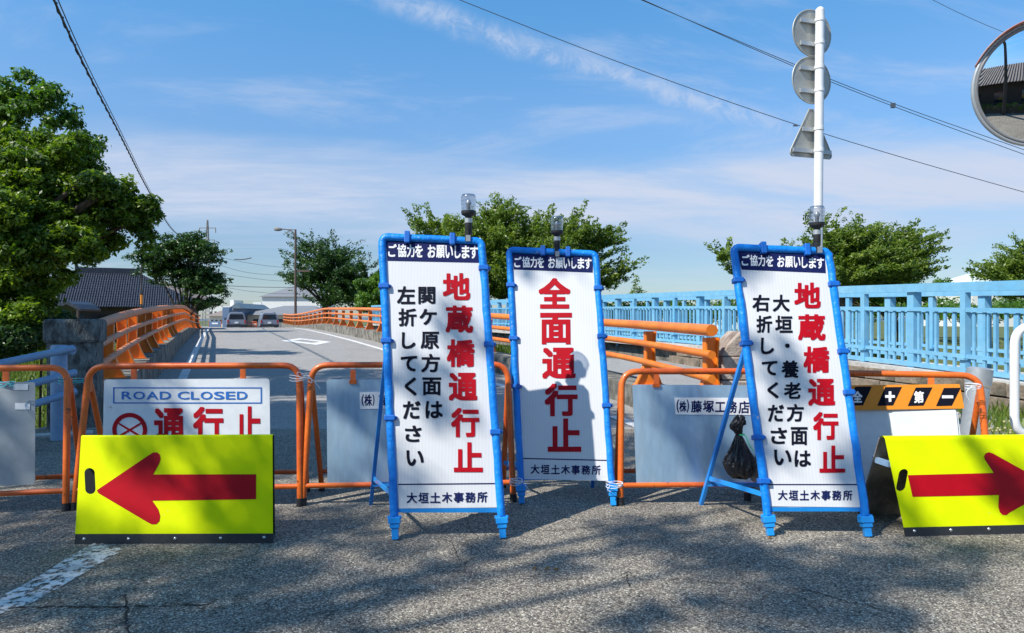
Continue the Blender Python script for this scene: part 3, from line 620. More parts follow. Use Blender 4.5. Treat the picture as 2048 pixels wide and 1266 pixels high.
def bl(px, py, Y, rpx, rpy, ry=None):
    c = P(px, py, Y); s = Y / F; return (c.x, c.y, c.z, rpx * s, ry or rpx * s * .8, rpy * s)
# big tree on the left, its crown reaching into the frame
T1 = [bl(-40, 330, 12.5, 140, 70), bl(85, 340, 12.2, 105, 72), bl(170, 385, 12.0, 80, 55), bl(235, 395, 12.4, 48, 48), bl(60, 470, 11.6, 120, 85), bl(170, 470, 12.4, 70, 50),
      bl(-60, 560, 11.5, 110, 90), bl(15, 620, 11.0, 75, 65), bl(40, 560, 11.6, 80, 55), bl(60, 600, 11.5, 45, 40), bl(20, 670, 11.2, 60, 40), bl(130, 430, 12.3, 110, 60), bl(210, 430, 12.4, 80, 50), bl(120, 300, 12.4, 70, 40), bl(275, 420, 12.5, 45, 40), bl(232, 485, 12.6, 16, 28), bl(120, 550, 12.3, 50, 26), bl(297, 408, 12.5, 20, 22), bl(290, 470, 12.5, 14, 22), bl(60, 275, 12.4, 60, 22), bl(195, 510, 12.5, 12, 22), bl(260, 440, 12.5, 40, 22)]
tree('broadleaf_tree', 'large broad-leaved tree with a bright green crown filling the left edge', (-10.8, 11.9, -1.0), T1, 2900, 210000, .046, M['leaf_near'], 11, clump=.16, trunk_r=.32, shell=.5, limbs=60)
T2 = [bl(15, 205, 16, 80, 48), bl(95, 225, 16, 65, 42), bl(150, 245, 16, 40, 36), bl(60, 190, 16, 70, 42), bl(190, 290, 16, 26, 26), bl(-70, 200, 16.5, 90, 60), bl(205, 325, 16, 20, 14), bl(-100, 330, 17, 150, 120)]
tree('broadleaf_tree', 'darker tall tree rising behind the bright green one at the left edge', (-15.5, 16.6, -2.0), T2, 900, 60000, .055, M['leaf_mid'], 12, clump=.20, trunk_r=.34, shell=.5)
T3 = [bl(345, 500, 33, 45, 25), bl(390, 495, 33, 28, 35), bl(310, 520, 33, 40, 18), bl(395, 560, 33, 35, 30), bl(405, 605, 33, 28, 24), bl(345, 545, 33.5, 38, 18), bl(418, 580, 33, 22, 22), bl(372, 475, 33, 28, 12)]
tree('dark_tree', 'dark drooping tree standing between the utility pole and the end of the left railing', (-15.6, 33.2, -1.6), T3, 420, 30000, .075, M['leaf_dark'], 13, clump=.20, spray=.7, wind=(.2, 0, -.25), trunk_r=.16, shell=.35)
T4 = [bl(640, 525, 62, 45, 30), bl(610, 560, 62, 48, 26), bl(670, 560, 62, 50, 38), bl(715, 570, 62, 40, 30), bl(625, 500, 62, 20, 16), bl(690, 600, 62, 60, 24), bl(585, 535, 62, 26, 9)]
tree('cherry_tree', 'dark green spreading tree right of the brown street lamp', (P(650, 640, 62).x, 62, 0), T4, 420, 42000, .105, M['leaf_dark'], 14, clump=.30, spray=1.7, wind=(0, 0, .25), trunk_r=.3, shell=.4)
T5 = [bl(745, 570, 54, 30, 30), bl(740, 600, 54, 50, 22), bl(765, 590, 54, 30, 30)]
tree('young_tree', 'pale green bushy tree just left of the tall sign closest to the camera', (P(745, 640, 54).x, 54, -.2), T5, 100, 16000, .11, M['leaf_mid'], 15, clump=.5, trunk_r=.15, shell=.3)
T6 = [bl(900, 480, 46, 70, 38), bl(990, 475, 46, 80, 45), bl(1080, 485, 46, 75, 48), bl(1165, 490, 46, 60, 42), bl(1195, 535, 46, 48, 45), bl(1040, 545, 46, 130, 55), bl(900, 540, 46, 60, 50), bl(850, 455, 46, 30, 10), bl(1220, 570, 46, 20, 18)]
tree('cherry_tree', 'wide olive-green tree with wind-swept twigs behind the two middle signs', (P(1040, 640, 46).x, 46, -.3), T6, 1800, 150000, .105, M['leaf_olive'], 16, clump=.24, spray=1.3, wind=(.55, 0, .30), trunk_r=.4, shell=.5)
T7 = [bl(1650, 490, 38, 45, 32), bl(1720, 500, 38, 60, 34), bl(1800, 510, 38, 42, 32), bl(1700, 545, 38, 90, 38), bl(1800, 545, 38, 48, 30), bl(1590, 530, 38, 50, 34), bl(1455, 517, 38, 26, 8), bl(1500, 540, 38, 40, 14), bl(1835, 480, 38, 20, 10)]
tree('cherry_tree', 'olive-green tree with ragged wind-blown top behind the rightmost tall sign', (P(1690, 640, 38).x, 38, -.3), T7, 1300, 105000, .09, M['leaf_olive'], 17, clump=.20, spray=1.1, wind=(.6, 0, .25), trunk_r=.32, shell=.45)
T8 = [bl(1870, 570, 42, 34, 12), bl(1800, 582, 42, 60, 20), bl(1720, 590, 43, 70, 20), bl(1640, 590, 43, 60, 16)]
tree('low_tree', 'low fresh-green trees merging below the ragged olive tree', (P(1800, 640, 42).x, 42, -.3), T8, 120, 16000, .10, M['leaf_mid'], 18, clump=.45, trunk_r=.12, shell=.3)
T9 = [bl(2040, 545, 33, 50, 26), bl(2020, 580, 33, 45, 22), bl(2070, 520, 33, 40, 35), bl(2090, 560, 33, 70, 45), bl(1985, 555, 33, 22, 10)]
tree('cherry_tree', 'olive-green tree cut off by the right edge of the picture', (P(2075, 640, 33).x, 33, -.3), T9, 450, 36000, .075, M['leaf_olive'], 19, clump=.16, spray=1.1, wind=(-.3, 0, .35), trunk_r=.24, shell=.4)
T10 = [bl(1274, 570, 60, 8, 16), bl(1274, 585, 60, 14, 8)]
tree('sapling', 'small sparse bare-looking sapling right of the wide olive-green tree', (P(1274, 640, 60).x, 60, 0), T10, 24, 500, .09, M['leaf_olive'], 20, clump=.25, trunk_r=.06, shell=.2)
# low far wood and scrub on the far bank, seen through the fences: one mass
root = None
rg = np.random.default_rng(33)
sc_ = []
for px in np.arange(1180, 2300, 7.0):
    Y = rg.uniform(46, 58); c = P(px, rg.uniform(606, 634), Y); sc_.append((c.x, c.y, max(c.z, .1), rg.uniform(.7, 1.3)))
o = leaves('scrub', M['leaf_mid'], None, sc_, 26000, .14, 1.0, None, .4, 34); o['kind'] = 'stuff'
sc_ = []
for px in np.arange(430, 780, 6.0):
    Y = rg.uniform(66, 74); c = P(px, rg.uniform(632, 645), Y); sc_.append((c.x, c.y, c.z, rg.uniform(.5, .9)))
us = thing('shrub', 'dark shrubs filling the bank left of the lichen-stained pillar, under the big tree', 'shrub', (-8.6, 11.5, -.8))
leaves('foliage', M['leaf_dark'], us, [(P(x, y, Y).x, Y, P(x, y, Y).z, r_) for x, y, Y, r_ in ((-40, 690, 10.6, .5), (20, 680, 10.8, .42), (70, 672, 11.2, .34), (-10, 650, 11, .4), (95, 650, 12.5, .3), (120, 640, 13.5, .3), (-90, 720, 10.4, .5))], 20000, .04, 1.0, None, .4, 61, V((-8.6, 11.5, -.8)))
mb = MB()
for k in range(9): mb.tube([V((random.uniform(-.9, .9), random.uniform(-.5, .5), -.4)), V((random.uniform(-1.1, 1.1), random.uniform(-.5, .5), 1.3))], .02, 5)
mb.build('stems', M['bark'], us)
# grass blades on the two banks
def grass(name, n, region, h, seed, mat_=M['grass']):
    rg = np.random.default_rng(seed); pts = []
    while len(pts) < n:
        p = region(rg)
        if p is not None: pts.append(p)
    pts = np.array(pts); hh = h * (.5 + rg.random(n)); a = rg.random(n) * 6.283; wv = hh * .07 + .006
    tip = np.column_stack([rg.normal(size=n) * hh * .35, rg.normal(size=n) * hh * .35, hh]); sd = np.column_stack([np.cos(a) * wv, np.sin(a) * wv, np.zeros(n)])
    v = np.stack([pts - sd, pts + sd, pts + tip * .6 + sd * .6, pts + tip, ], 1).reshape(-1, 3)
    me = bpy.data.meshes.new(name); me.vertices.add(4 * n); me.vertices.foreach_set('co', v.ravel()); me.loops.add(4 * n); me.polygons.add(n)
    me.polygons.foreach_set('loop_start', np.arange(0, 4 * n, 4)); me.loops.foreach_set('vertex_index', np.arange(4 * n)); me.update(calc_edges=True)
    at = me.attributes.new('rnd', 'FLOAT', 'FACE'); at.data.foreach_set('value', np.clip(rg.normal(.5, .25, n), 0, 1).astype(np.float32))
    me.materials.append(mat_); o = link(bpy.data.objects.new(name, me)); o['kind'] = 'stuff'; return o
def bank(s0, s1, x0, x1):
    def f(rg):
        s = rg.uniform(s0, s1); x = rg.uniform(x0, x1); p = SD * x + RD * s
        if p.y < 4 or (LX(p.y) - .7 < p.x < float(np.interp(p.y, [4, 8.2, 11.3, 16.2, 29, 46], [9, 8.3, 7.7, 6.1, 1.3, -7]))): return None
        return (p.x, p.y, zt(p.x, p.y) - .02)
    return f
grass('bank_grass', 52000, bank(27.8, 44, 6, 40), .42, 5)
grass('bank_grass', 26000, bank(27.8, 40, -22, -3.5), .30, 6)
def weedy(rg):
    Y = rg.uniform(5.0, 9.5); X = np.interp(Y, [4, 6, 8.2, 11.3], [6.75, 6.35, 6.0, 5.46]) - rg.random() ** 2 * 1.4 - .12
    return (X, Y, -.01)
grass('wall_foot_weeds', 1500, weedy, .14, 9)

# ------------------------------------------------------------------ shade trees left of and behind the camera (their leaves dapple the road)
def shade_tree(label, base, targets, seed, leafsize, per):
    rg = np.random.default_rng(seed); base = V(base); root = thing('roadside_tree', label, 'tree', base, 'tall roadside trees left of the camera'); cs = []
    for (X, Y, h, r) in targets: cs.append((X - .72 * h, Y - .52 * h, h, r))
    leaves('crown', M['leaf_near'], root, cs, int(per * sum(c[3] ** 2 for c in cs)), leafsize, 1.0, None, .5, seed, base)
    mb = MB(); cx = V(np.mean(np.array(cs)[:, :3], axis=0)); fk = V((base.x * .8 + cx.x * .2, base.y * .8 + cx.y * .2, 4.6))
    mb.tube([V((0, 0, -.1)), (fk - base) * .5 + V((.1, .05, 0)), fk - base], .3, 10, rr=[.38, .3, .24])
    for c in cs[::7]: 
        e = V(c[:3]) - base; s0 = fk - base; mb.tube(smoothpath([s0, s0.lerp(e, .5) + V((0, 0, .5)), e], 1), .05, 6, rr=[.09, .06, .03, .01])
    mb.build('trunk', M['bark'], root)
rg = np.random.default_rng(91); tA = []; tB = []; tC = []
# deep shade between the barricades and the bridge
for _ in range(175):
    Y = rg.uniform(5.2, 14.6); X = rg.uniform(-6.5, 1.6)
    if (X > 1.6 - (Y - 8) * .33 and Y > 8) or (X < -4.2 and Y > 9): continue
    h = rg.uniform(8.5, 11) if Y > 9 else rg.uniform(6.5, 10)
    (tA if Y > 9 else tB).append((X, Y, h, rg.uniform(.5, .95)))
# dapples in the foreground: where the photograph shows shade
for (px, py, r) in ((60, 1040, .3), (180, 1120, .35), (330, 1140, .38), (90, 1110, .3), (450, 1110, .34), (380, 1190, .32), (240, 1230, .30), (330, 1255, .22), (600, 1130, .26), (740, 1150, .22), (660, 1070, .3), (560, 1220, .2), (1000, 1090, .20),
                    (900, 1130, .18), (1150, 1130, .2), (1290, 1090, .24), (1420, 1105, .30), (1400, 1070, .22), (1560, 1130, .32), (1640, 1190, .30), (1700, 1170, .32), (1800, 1060, .2), (1260, 1230, .22), (1450, 1200, .22), (1560, 1240, .26), (1800, 1120, .26), (1950, 1110, .28), (1880, 1150, .2),
                    (1750, 1235, .22), (700, 1030, .3), (480, 1040, .3), (-100, 1100, .4), (120, 1190, .3), (500, 1150, .28), (440, 1245, .3), (640, 1200, .24), (20, 1130, .3), (560, 1075, .25), (780, 1110, .2), (700, 1245, .18), (150, 1060, .3), (880, 1060, .2), (-60, 1200, .3), (1250, 1050, .2), (1340, 1040, .16)):
    g = G(px, py); tC.append((g.x + rg.normal() * .04, g.y + rg.normal() * .04, rg.uniform(7, 10), r * 1.05))
# soft shade on some of the boards and on the near barricades
for (x, y, z_, r) in ((-.45, 3.75, .75, .20), (-.30, 3.8, 1.1, .14), (.45, 4.25, 1.25, .12), (1.45, 3.8, .9, .16), (1.3, 3.85, .5, .2), (2.6, 3.7, .3, .2), (-3.2, 4.2, .5, .4), (-2.6, 4.3, .75, .4), (-2.2, 4.2, .6, .35), (1.2, 4.3, .4, .3), (-.7, 4.3, .45, .28), (1.9, 4.5, .6, .2)):
    k = rg.uniform(6.5, 9); tC.append((x - .72 * z_ * -1, y + .52 * z_, k, r)) if 0 else tC.append((x + .72 * z_, y + .52 * z_, k, r))
shade_tree('tall roadside tree left of the bridge approach, outside the picture', (-12.5, 6.5, 0), tA, 41, .085, 950)
shade_tree('tall roadside tree level with the barricades, outside the picture on the left', (-10.5, 2.0, 0), tB, 42, .085, 950)
shade_tree('tall roadside tree behind the camera whose leaves dapple the foreground', (-9.5, -3.0, 0), tC, 43, .06, 1450)

# ------------------------------------------------------------------ houses on the left
def hiproof(mb, x0, x1, y0, y1, ze, zr_, ridge0, ridge1, yc=None):
    yc = yc or (y0 + y1) / 2; v = [(x0, y0, ze), (x1, y0, ze), (x1, y1, ze), (x0, y1, ze), (ridge0, yc, zr_), (ridge1, yc, zr_)]
    mb.add(v, [(0, 1, 5, 4), (1, 2, 5), (2, 3, 4, 5), (3, 0, 4), (3, 2, 1, 0)]); return v
h = thing('tiled_house', 'low old house with a dark blue-grey tiled hip roof behind the left railing', 'house', (P(240, 640, 38).x, 40, -.35), None, R(24))
hx = V(h.location); f3 = lambda px, py, Y: P(px, py, Y) - hx
a = f3(70, 614, 37); b = f3(352, 614, 37); e0 = f3(178, 546, 40); e1 = f3(278, 546, 40); ze = a.z; zrg = e0.z
MB().box(((a.x + b.x) / 2, 0, ze / 2), (b.x - a.x - 1.2, 5.0, ze)).build('wall', M['darkwood'], h)
mb = MB(); hiproof(mb, a.x, b.x, -3, 3, ze, zrg, e0.x, e1.x); mb.build('roof', M['kawara'], h)
# tile ribs and courses: geometry, joined
mb = MB(); nr = 64
for k in range(nr + 1):
    x = a.x + (b.x - a.x) * k / nr
    if x < e0.x: t = (x - a.x) / (e0.x - a.x)
    elif x > e1.x: t = (b.x - x) / (b.x - e1.x)
    else: t = 1
    if t > .03: mb.tube([V((x, -3, ze + .02)), V((x, -3 + 3 * t, ze + (zrg - ze) * t + .01))], .032, 5)
for k in range(1, 14):
    t = k / 14; mb.beam(V((a.x + (e0.x - a.x) * t, -3 + 3 * t, ze + (zrg - ze) * t + .012)), V((b.x - (b.x - e1.x) * t, -3 + 3 * t, ze + (zrg - ze) * t + .012)), .05, .02)
mb.build('roof_tiles', M['kawara'], h, kind='stuff')
mb = MB().beam(V((e0.x - .15, 0, zrg + .08)), V((e1.x + .15, 0, zrg + .08)), .3, .32); mb.box((e0.x - .2, 0, zrg + .25), (.12, .34, .4)); mb.box((e1.x + .2, 0, zrg + .25), (.12, .34, .4)); mb.build('ridge', M['kawara'], h)
for k in range(6):
    x = a.x + 1.2 + k * (b.x - a.x - 2.4) / 5
    MB().box((x, -2.52, ze * .5), (.8, .05, ze * .62)).build('window', M['glassdark'], h)
s_ = thing('small_shrine', 'small dark timber shrine with a curved gable in front of the tiled house', 'shrine', (P(132, 640, 24).x, 24, -.6)); sx = V(s_.location)
g = lambda px, py: P(px, py, 24) - sx
MB().box((0, .4, .75), (.8, .7, 1.5)).build('body', M['darkwood'], s_)
MB().prism([g(106, 618), g(118, 608), g(132, 602), g(148, 608), g(161, 618), g(160, 622), g(132, 608), g(106, 622)], V((0, 1.2, 0))).build('roof', M['kawara'], s_)
for px in (110, 156): a1 = g(px, 620); MB().beam(a1, V((a1.x, 0, 0)), .07, .07, up=(0, 1, 0)).build('pillar', M['darkwood'], s_)
MB().box((g(133, 632).x, -.02, 1.0), (.28, .05, .7)).build('panel', M['galv_dull'], s_)
h = thing('brown_roof_house', 'house with a brown tiled roof behind the dark tiled one', 'house', (P(338, 640, 52).x, 52, -.3)); hx = V(h.location)
MB().box((0, 0, 1.2), (2.6, 4, 2.6)).build('wall', M['darkwood'], h); mb = MB(); hiproof(mb, -2.4, 2.2, -3, 3, P(0, 596, 52).z + .3, P(0, 562, 52).z + .3, -.9, -.3); mb.build('roof', M['kawara_brown'], h)

# far houses beyond the bridge
def farbox(name, label, px0, px1, pyt, Y, depth, wm_, roof=None, pyr=None, over=.4, gable=False, wins=0):
    a = P(px0, pyt, Y); b = P(px1, pyt, Y); cx = (a.x + b.x) / 2; h = thing(name, label, 'building', (cx, Y + depth / 2, -.3)); W = b.x - a.x; H = a.z + .3
    MB().box((0, 0, H / 2), (W, depth, H)).build('wall', wm_, h)
    if roof:
        hr = P(0, pyr, Y + depth / 2).z + .3
        if gable: MB().prism([V((-W / 2 - over, -depth / 2 - over, H)), V((W / 2 + over, -depth / 2 - over, H)), V((0, -depth / 2 - over, hr))], V((0, depth + 2 * over, 0))).build('roof', roof, h)
        else:
            mb = MB(); hiproof(mb, -W / 2 - over, W / 2 + over, -depth / 2 - over, depth / 2 + over, H + .004, hr, -W * .12, W * .3); mb.build('roof', roof, h)
    for k in range(wins):
        f = MB().box((-W / 2 + W * (k + .5) / wins, -depth / 2 - .02, H * .62), (W / wins * .45, .06, H * .22)).build('window', M['glassdark'], h)
    return h
farbox('white_house', 'two-storey white-walled building with a grey hip roof beyond the bridge', 524, 640, 593.5, 115, 10, M['wall_white'], M['roof_grey'], 572, wins=0)
farbox('low_grey_house', 'low cream house with a wide grey roof in front of the white building', 493, 640, 630, 100, 9, M['wall_cream'], M['roof_grey'], 611.5, 1.0, wins=3)
farbox('gable_house', 'blue-grey gabled house behind the parked white van', 466, 484, 617, 98, 10, M['wall_blue'], M['roof_teal'], 608, .5, True)
farbox('gable_house', 'teal-roofed house between the blue-grey gable and the white building', 484, 520, 616.5, 122, 8, M['wall_blue'], M['roof_teal'], 608, .5)
farbox('white_block', 'small white flat-roofed block with a dark stripe on the skyline', 460, 467.5, 600, 170, 6, M['wall_white'])
farbox('factory_hall', 'long low white factory hall behind the dark tree', 418, 470, 612, 165, 10, M['wall_white'], wins=6)
farbox('brown_house', 'reddish-roofed house left of the blue container', 420, 446, 632, 92, 7, M['wall_cream'], M['kawara_brown'], 618, .4, wins=3)
farbox('white_annex', 'small white flat annex left of the white-walled building', 506, 523, 604, 125, 6, M['wall_white'])
farbox('warehouse', 'large white warehouse with a pale green roof on the right skyline', 1945, 2110, 575, 150, 24, M['wall_white'], M['roof_pale'], 548, .6)
farbox('far_house', 'small white house with a grey roof seen over the fence left of the rightmost sign', 1318, 1352, 612, 150, 8, M['wall_white'], M['roof_grey'], 604, .5)
farbox('far_house', 'distant house with a dark roof just left of the rightmost tall sign', 1437, 1478, 613, 110, 8, M['wall_white'], M['roof_grey'], 601, .6)
# mountains far away all round the plain
mb = MB(); n = 120; ring = []
for k in range(n):
    a = 2 * math.pi * k / n; back = max(0, -math.sin(a)); hgt = 14 + 10 * math.sin(5 * a + 1) + 6 * math.sin(11 * a) + back * (300 + 60 * math.sin(9 * a) + 30 * math.sin(23 * a))
    ring += [(3000 * math.cos(a), 3000 * math.sin(a), -5), (3300 * math.cos(a), 3300 * math.sin(a), max(6, hgt))]
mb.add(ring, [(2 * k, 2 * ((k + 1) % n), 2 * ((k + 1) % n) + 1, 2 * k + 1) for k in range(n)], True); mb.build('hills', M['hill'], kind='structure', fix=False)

# ------------------------------------------------------------------ vehicles and barriers at the far end
def car(label, pxc, Y, zoff=0.0):
    c = P(pxc, 640, Y); r = thing('parked_car', label, 'car', (c.x, Y, zoff), None, R(22.6)); 
    body = [(-.88, .32), (-.93, .55), (-.90, .95), (-.72, 1.62), (-.55, 1.78), (.55, 1.78), (.72, 1.62), (.90, .95), (.93, .55), (.88, .32)]
    MB().prism([V((x, 0, z)) for x, z in body], V((0, 4.2, 0))).build('body', M['carwhite'], r, bevel=.06)
    MB().prism([V((x, -.015, z)) for x, z in [(-.70, 1.08), (.70, 1.08), (.58, 1.58), (-.58, 1.58)]], V((0, .03, 0))).build('rear_window', M['glassdark'], r)
    MB().box((0, -.06, .45), (1.84, .14, .24)).build('bumper', M['cardark'], r, bevel=.03)
    MB().box((0, -.03, .74), (.34, .03, .17)).build('number_plate', M['white'], r)
    for s in (-1, 1):
        MB().box((.80 * s, -.02, .86), (.12, .05, .34)).build('tail_light', M['tailred'], r)
        MB().box((1.02 * s, 2.9, 1.1), (.2, .12, .16)).build('side_mirror', M['cardark'], r)
        for y in (.8, 3.3): w_ = MB().lathe([(.30, -.1), (.32, -.08), (.32, .08), (.30, .1)], (.78 * s, y, .32), 16, ax=(1, 0, 0)).build('wheel', M['cardark'], r)
    MB().tube([V((-.6, 1.0, 1.83)), V((-.6, 3.2, 1.83))], .03, 6).build('roof_rail', M['cardark'], r)
    MB().tube([V((.6, 1.0, 1.83)), V((.6, 3.2, 1.83))], .03, 6).build('roof_rail', M['cardark'], r)
    return r
car('white boxy car seen from behind beyond the bridge, beside the blue container', 473, 70, .12)
car('white hatchback seen from behind at the foot of the right railing beyond the bridge', 539, 72, .10)
c = P(452, 640, 74); r = thing('blue_container', 'tall dark blue metal cabinet left of the white boxy car', 'container', (c.x, 74, .08))
MB().box((0, .4, 1.2), (.78, .8, 2.4)).build('body', M['wall_blue'], r, bevel=.02)
for z in (.62, 1.8): MB().box((0, -.012, z), (.68, .02, 1.0)).build('door', M['wall_blue'], r)
c = P(430, 640, 70); r = thing('barrier_panel', 'dark blue steel barrier panel with a white notice across the far left lane', 'barrier', (c.x, 70, .16))
MB().box((0, 0, .55), (1.2, .04, .62)).build('panel', M['wall_blue'], r)
MB().box((0, -.03, .62), (.6, .01, .13)).build('notice', M['white'], r)
for s in (-1, 1): MB().tube([V((.62 * s, 0, 0)), V((.62 * s, 0, .95))], .025, 8).build('leg', M['orange_tube'], r)
for i, px in enumerate((497, 508)):
    c = P(px, 640, 72); r = thing('far_barricade', 'small orange and white folding barricade between the two parked cars, %s one' % ('left' if i == 0 else 'right'), 'barricade', (c.x, 72, .1), 'far barricades')
    MB().tube(rounded([(-.28, 0, 0), (-.28, 0, .85), (.28, 0, .85), (.28, 0, 0)], .08), .03, 8).build('frame', M['orange_tube'], r)
    for z in (.3, .5, .7): MB().box((0, 0, z), (.5, .02, .10)).build('board', M['orange_tube'], r)
    MB().box((0, -.01, .6), (.5, .01, .06)).build('board', M['white'], r)

# ------------------------------------------------------------------ poles, lamp, wires
up_ = P(380, 640, 45); r = thing('utility_pole', 'slim grey concrete utility pole beside the dark drooping tree', 'utility pole', (up_.x, 45, -.3))
MB().tube([V((0, 0, 0)), V((0, 0, P(0, 474, 45).z + .3))], .12, 12, rr=[.15, .10]).build('pole', M['utility'], r)
MB().box((0, 0, 5.9), (1.0, .08, .08)).build('crossarm', M['utility'], r)
r = thing('thin_pole', 'thin wooden mast in front of the dark tiled roof', 'pole', (P(283, 640, 30).x, 30, -.4)); MB().tube([V((0, 0, 0)), V((0, 0, P(0, 528, 30).z + .4))], .04, 8, rr=[.05, .025]).build('mast', M['darkwood'], r)
MB().tube([V((0, 0, 2.2)), V((0, 0, 2.6))], .052, 8).build('yellow_guard', M['band_orange'], r)
pp = P(415, 640, 130); r = thing('transmission_mast', 'tall thin lattice power mast with three crossarms on the skyline', 'power mast', (pp.x, 130, 0)); H = P(0, 440, 130).z
mb = MB()
for k in range(4):
    a = k * math.pi / 2 + .78; mb.tube([V((1.0 * math.cos(a), 1.0 * math.sin(a), 0)), V((.1 * math.cos(a), .1 * math.sin(a), H))], .06, 5)
for k in range(26):
    z0 = H * k / 26; z1 = H * (k + 1) / 26; r0 = 1 - .9 * k / 26; r1 = 1 - .9 * (k + 1) / 26
    for q in range(4):
        a0 = q * math.pi / 2 + .78; a1 = a0 + math.pi / 2; mb.tube([V((r0 * math.cos(a0), r0 * math.sin(a0), z0)), V((r1 * math.cos(a1), r1 * math.sin(a1), z1))], .035, 4)
mb.build('mast', M['utility'], r)
for py, w_ in ((456, 1.5), (480, 1.3), (497, 1.6)):
    z = P(0, py, 130).z; MB().beam(V((-w_, 0, z)), V((w_, 0, z)), .14, .14).build('crossarm', M['utility'], r)
    for s in (-1, 1): MB().tube([V((w_ * s, 0, z)), V((w_ * s, 0, z - .9))], .09, 6).build('insulator', M['utility'], r)
lx = P(591, 640, 52.5); r = thing('street_lamp', 'brown street lamp with a single arm reaching left over the bridge', 'street lamp', (lx.x, 52.5, .2)); H = P(0, 459, 52.5).z - .2
MB().tube([V((0, 0, 0)), V((0, 0, H))], .08, 10, rr=[.11, .075]).build('pole', M['lamp_brown'], r)
MB().tube(smoothpath([V((0, 0, H - .75)), V((-.12, 0, H - .2)), V((-.5, 0, H - .02)), V((-1.25, 0, H + .06))], 2), .035, 8).tube([V((0, 0, H - .03)), V((-1.1, 0, H + .02))], .03, 8).build('arm', M['lamp_brown'], r)
MB().lathe([(.03, 0), (.13, .06), (.15, .3), (.11, .55), (.03, .62)], (-1.62, 0, H + .04), 14, ax=(1, 0, -.06)).build('lamp_head', M['utility'], r)
MB().box((.55, 0, 3.6 + 1.0), (1.0, .05, .13)).build('side_plate', M['lamp_brown'], r)
def cable(label, pts, rad, mat_=M['cable_far'], n=6, name='overhead_cable', group='overhead cables'):
    mb = MB(); mb.tube(smoothpath(pts, 3), rad, n); return tag(mb.build(name, mat_), label, 'cable', group)
pa = [P(40, -170, 6.5), P(105, -4, 9), P(172, 140, 11.8), P(240, 268, 16.1), P(290, 370, 24), P(345, 466, 40), P(380, 480, 45)]
mb = MB(); sp = smoothpath(pa, 3); mb.tube(sp, .016, 8)
hl = []
for i, p in enumerate(along(sp, .12)): hl.append(p + V((math.cos(i * 1.3), 0, math.sin(i * 1.3))) * .026)
mb.tube(hl, .007, 5); sp2 = [p + V((.035, .01, .03)) for p in sp]; mb.tube(sp2, .008, 6)
tag(mb.build('overhead_cable', M['cable']), 'thick black spiral-wrapped cable sloping down across the sky at the left', 'cable', 'overhead cables')
cable('single thin wire crossing the sky from top centre down to the right edge', [P(890, -12, 24), P(1240, 127, 25), P(1590, 250, 26), P(1820, 320, 27), P(2090, 396, 28)], .013)
for k in range(2):
    d = k * 5
    cable('upper of the paired wires passing behind the white pole' if k == 0 else 'lower of the paired wires passing behind the white pole', [P(1255 + d, -12, 22), P(1590, 130 + d, 23), P(1785, 208 + d, 24), P(2090, 314 + d * 2.0, 25)], .011)
cable('faint short wire at the top right corner running towards the round mirror', [P(1850, -8, 30), P(1930, 32, 30), P(2010, 66, 30), P(2090, 95, 30)], .010)
mb = MB().box(P(1786, 211, 23.9), (.14, .08, .16)); tag(mb.build('cable_spacer', M['cable_far']), 'small spacer clamp on the paired wires right of the white pole', 'clamp', 'cable spacers')
mb = MB().box(P(1591, 251, 25.9), (.16, .06, .05)); tag(mb.build('cable_spacer', M['cable_far']), 'small spacer clamp on the single wire left of the white pole', 'clamp', 'cable spacers')
for i, (x0, y0, xm, ym, x1, y1) in enumerate(((428, 511, 480, 524, 565, 536), (430, 527, 490, 546, 560, 551), (428, 545, 500, 556, 560, 563), (432, 570, 500, 574, 580, 575), (440, 573, 500, 583, 560, 588))):
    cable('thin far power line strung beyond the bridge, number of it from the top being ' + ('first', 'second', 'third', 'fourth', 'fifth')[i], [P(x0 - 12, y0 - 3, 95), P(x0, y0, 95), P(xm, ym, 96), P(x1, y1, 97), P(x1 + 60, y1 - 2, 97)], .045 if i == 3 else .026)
cable('short thick cable joint hanging in the sky left of the street lamp', [P(469, 518.5, 60), P(485, 519.5, 60), P(503, 515.5, 60)], .05, M['cable_far'], name='cable_joint')

# ------------------------------------------------------------------ traffic-sign pole seen from behind
sp_ = V(P(1632, 901, 6.0)); r = thing('traffic_sign_pole', 'tall white pole with two round signs and a triangular one seen from behind', 'traffic sign', (sp_.x, 6.0, 0)); topz = P(0, 22, 6).z; lean = P(1640, 22, 6).x - sp_.x
MB().tube([V((0, 0, -.1)), V((lean, 0, topz))], .037, 18).lathe([(.037, 0), (.038, .01), (.02, .03)], (lean, 0, topz), 18).build('pole', M['white_pole'], r)
sn = V((-.31, .95, 0)).normalized(); su = V((.95, .31, 0)).normalized()       # plates face away from the viewer, turned to the right
def onpole(py): z = P(0, py, 6).z; return V((lean * z / topz, 0, z))
def plate_c(py, rad, nm):
    c = onpole(py) + sn * .06 - su * .03; mb = MB(); poly = [c + su * math.cos(t) * rad + V((0, 0, math.sin(t) * rad)) for t in [2 * math.pi * k / 40 for k in range(40)]]
    mb.prism(poly, sn * .003); mb.tube(poly, .006, 6, closed=True); mb.build(nm, M['alu'], r)
    for dz in (.095, -.10):
        q = c + V((0, 0, dz)) - sn * .012; MB().beam(q - su * .13, q + su * .13, .02, .035).build('channel', M['galv_pole'], r)
        cc = onpole(py) + V((0, 0, dz)); MB().lathe([(.042, -.014), (.042, .014)], cc, 16).build('clamp', M['white_pole'], r)
plate_c(62, .20, 'round_plate'); plate_c(157, .20, 'round_plate')
c = onpole(262) + sn * .06 - su * .03; tri = [c + su * x + V((0, 0, z)) for x, z in ((-.215, -.20), (-.20, -.215), (.20, -.215), (.215, -.20), (.215, -.17), (.02, .20), (-.02, .20), (-.215, -.17))]
mb = MB().prism(tri, sn * .003).tube(tri, .006, 6, closed=True); mb.build('triangle_plate', M['alu'], r)
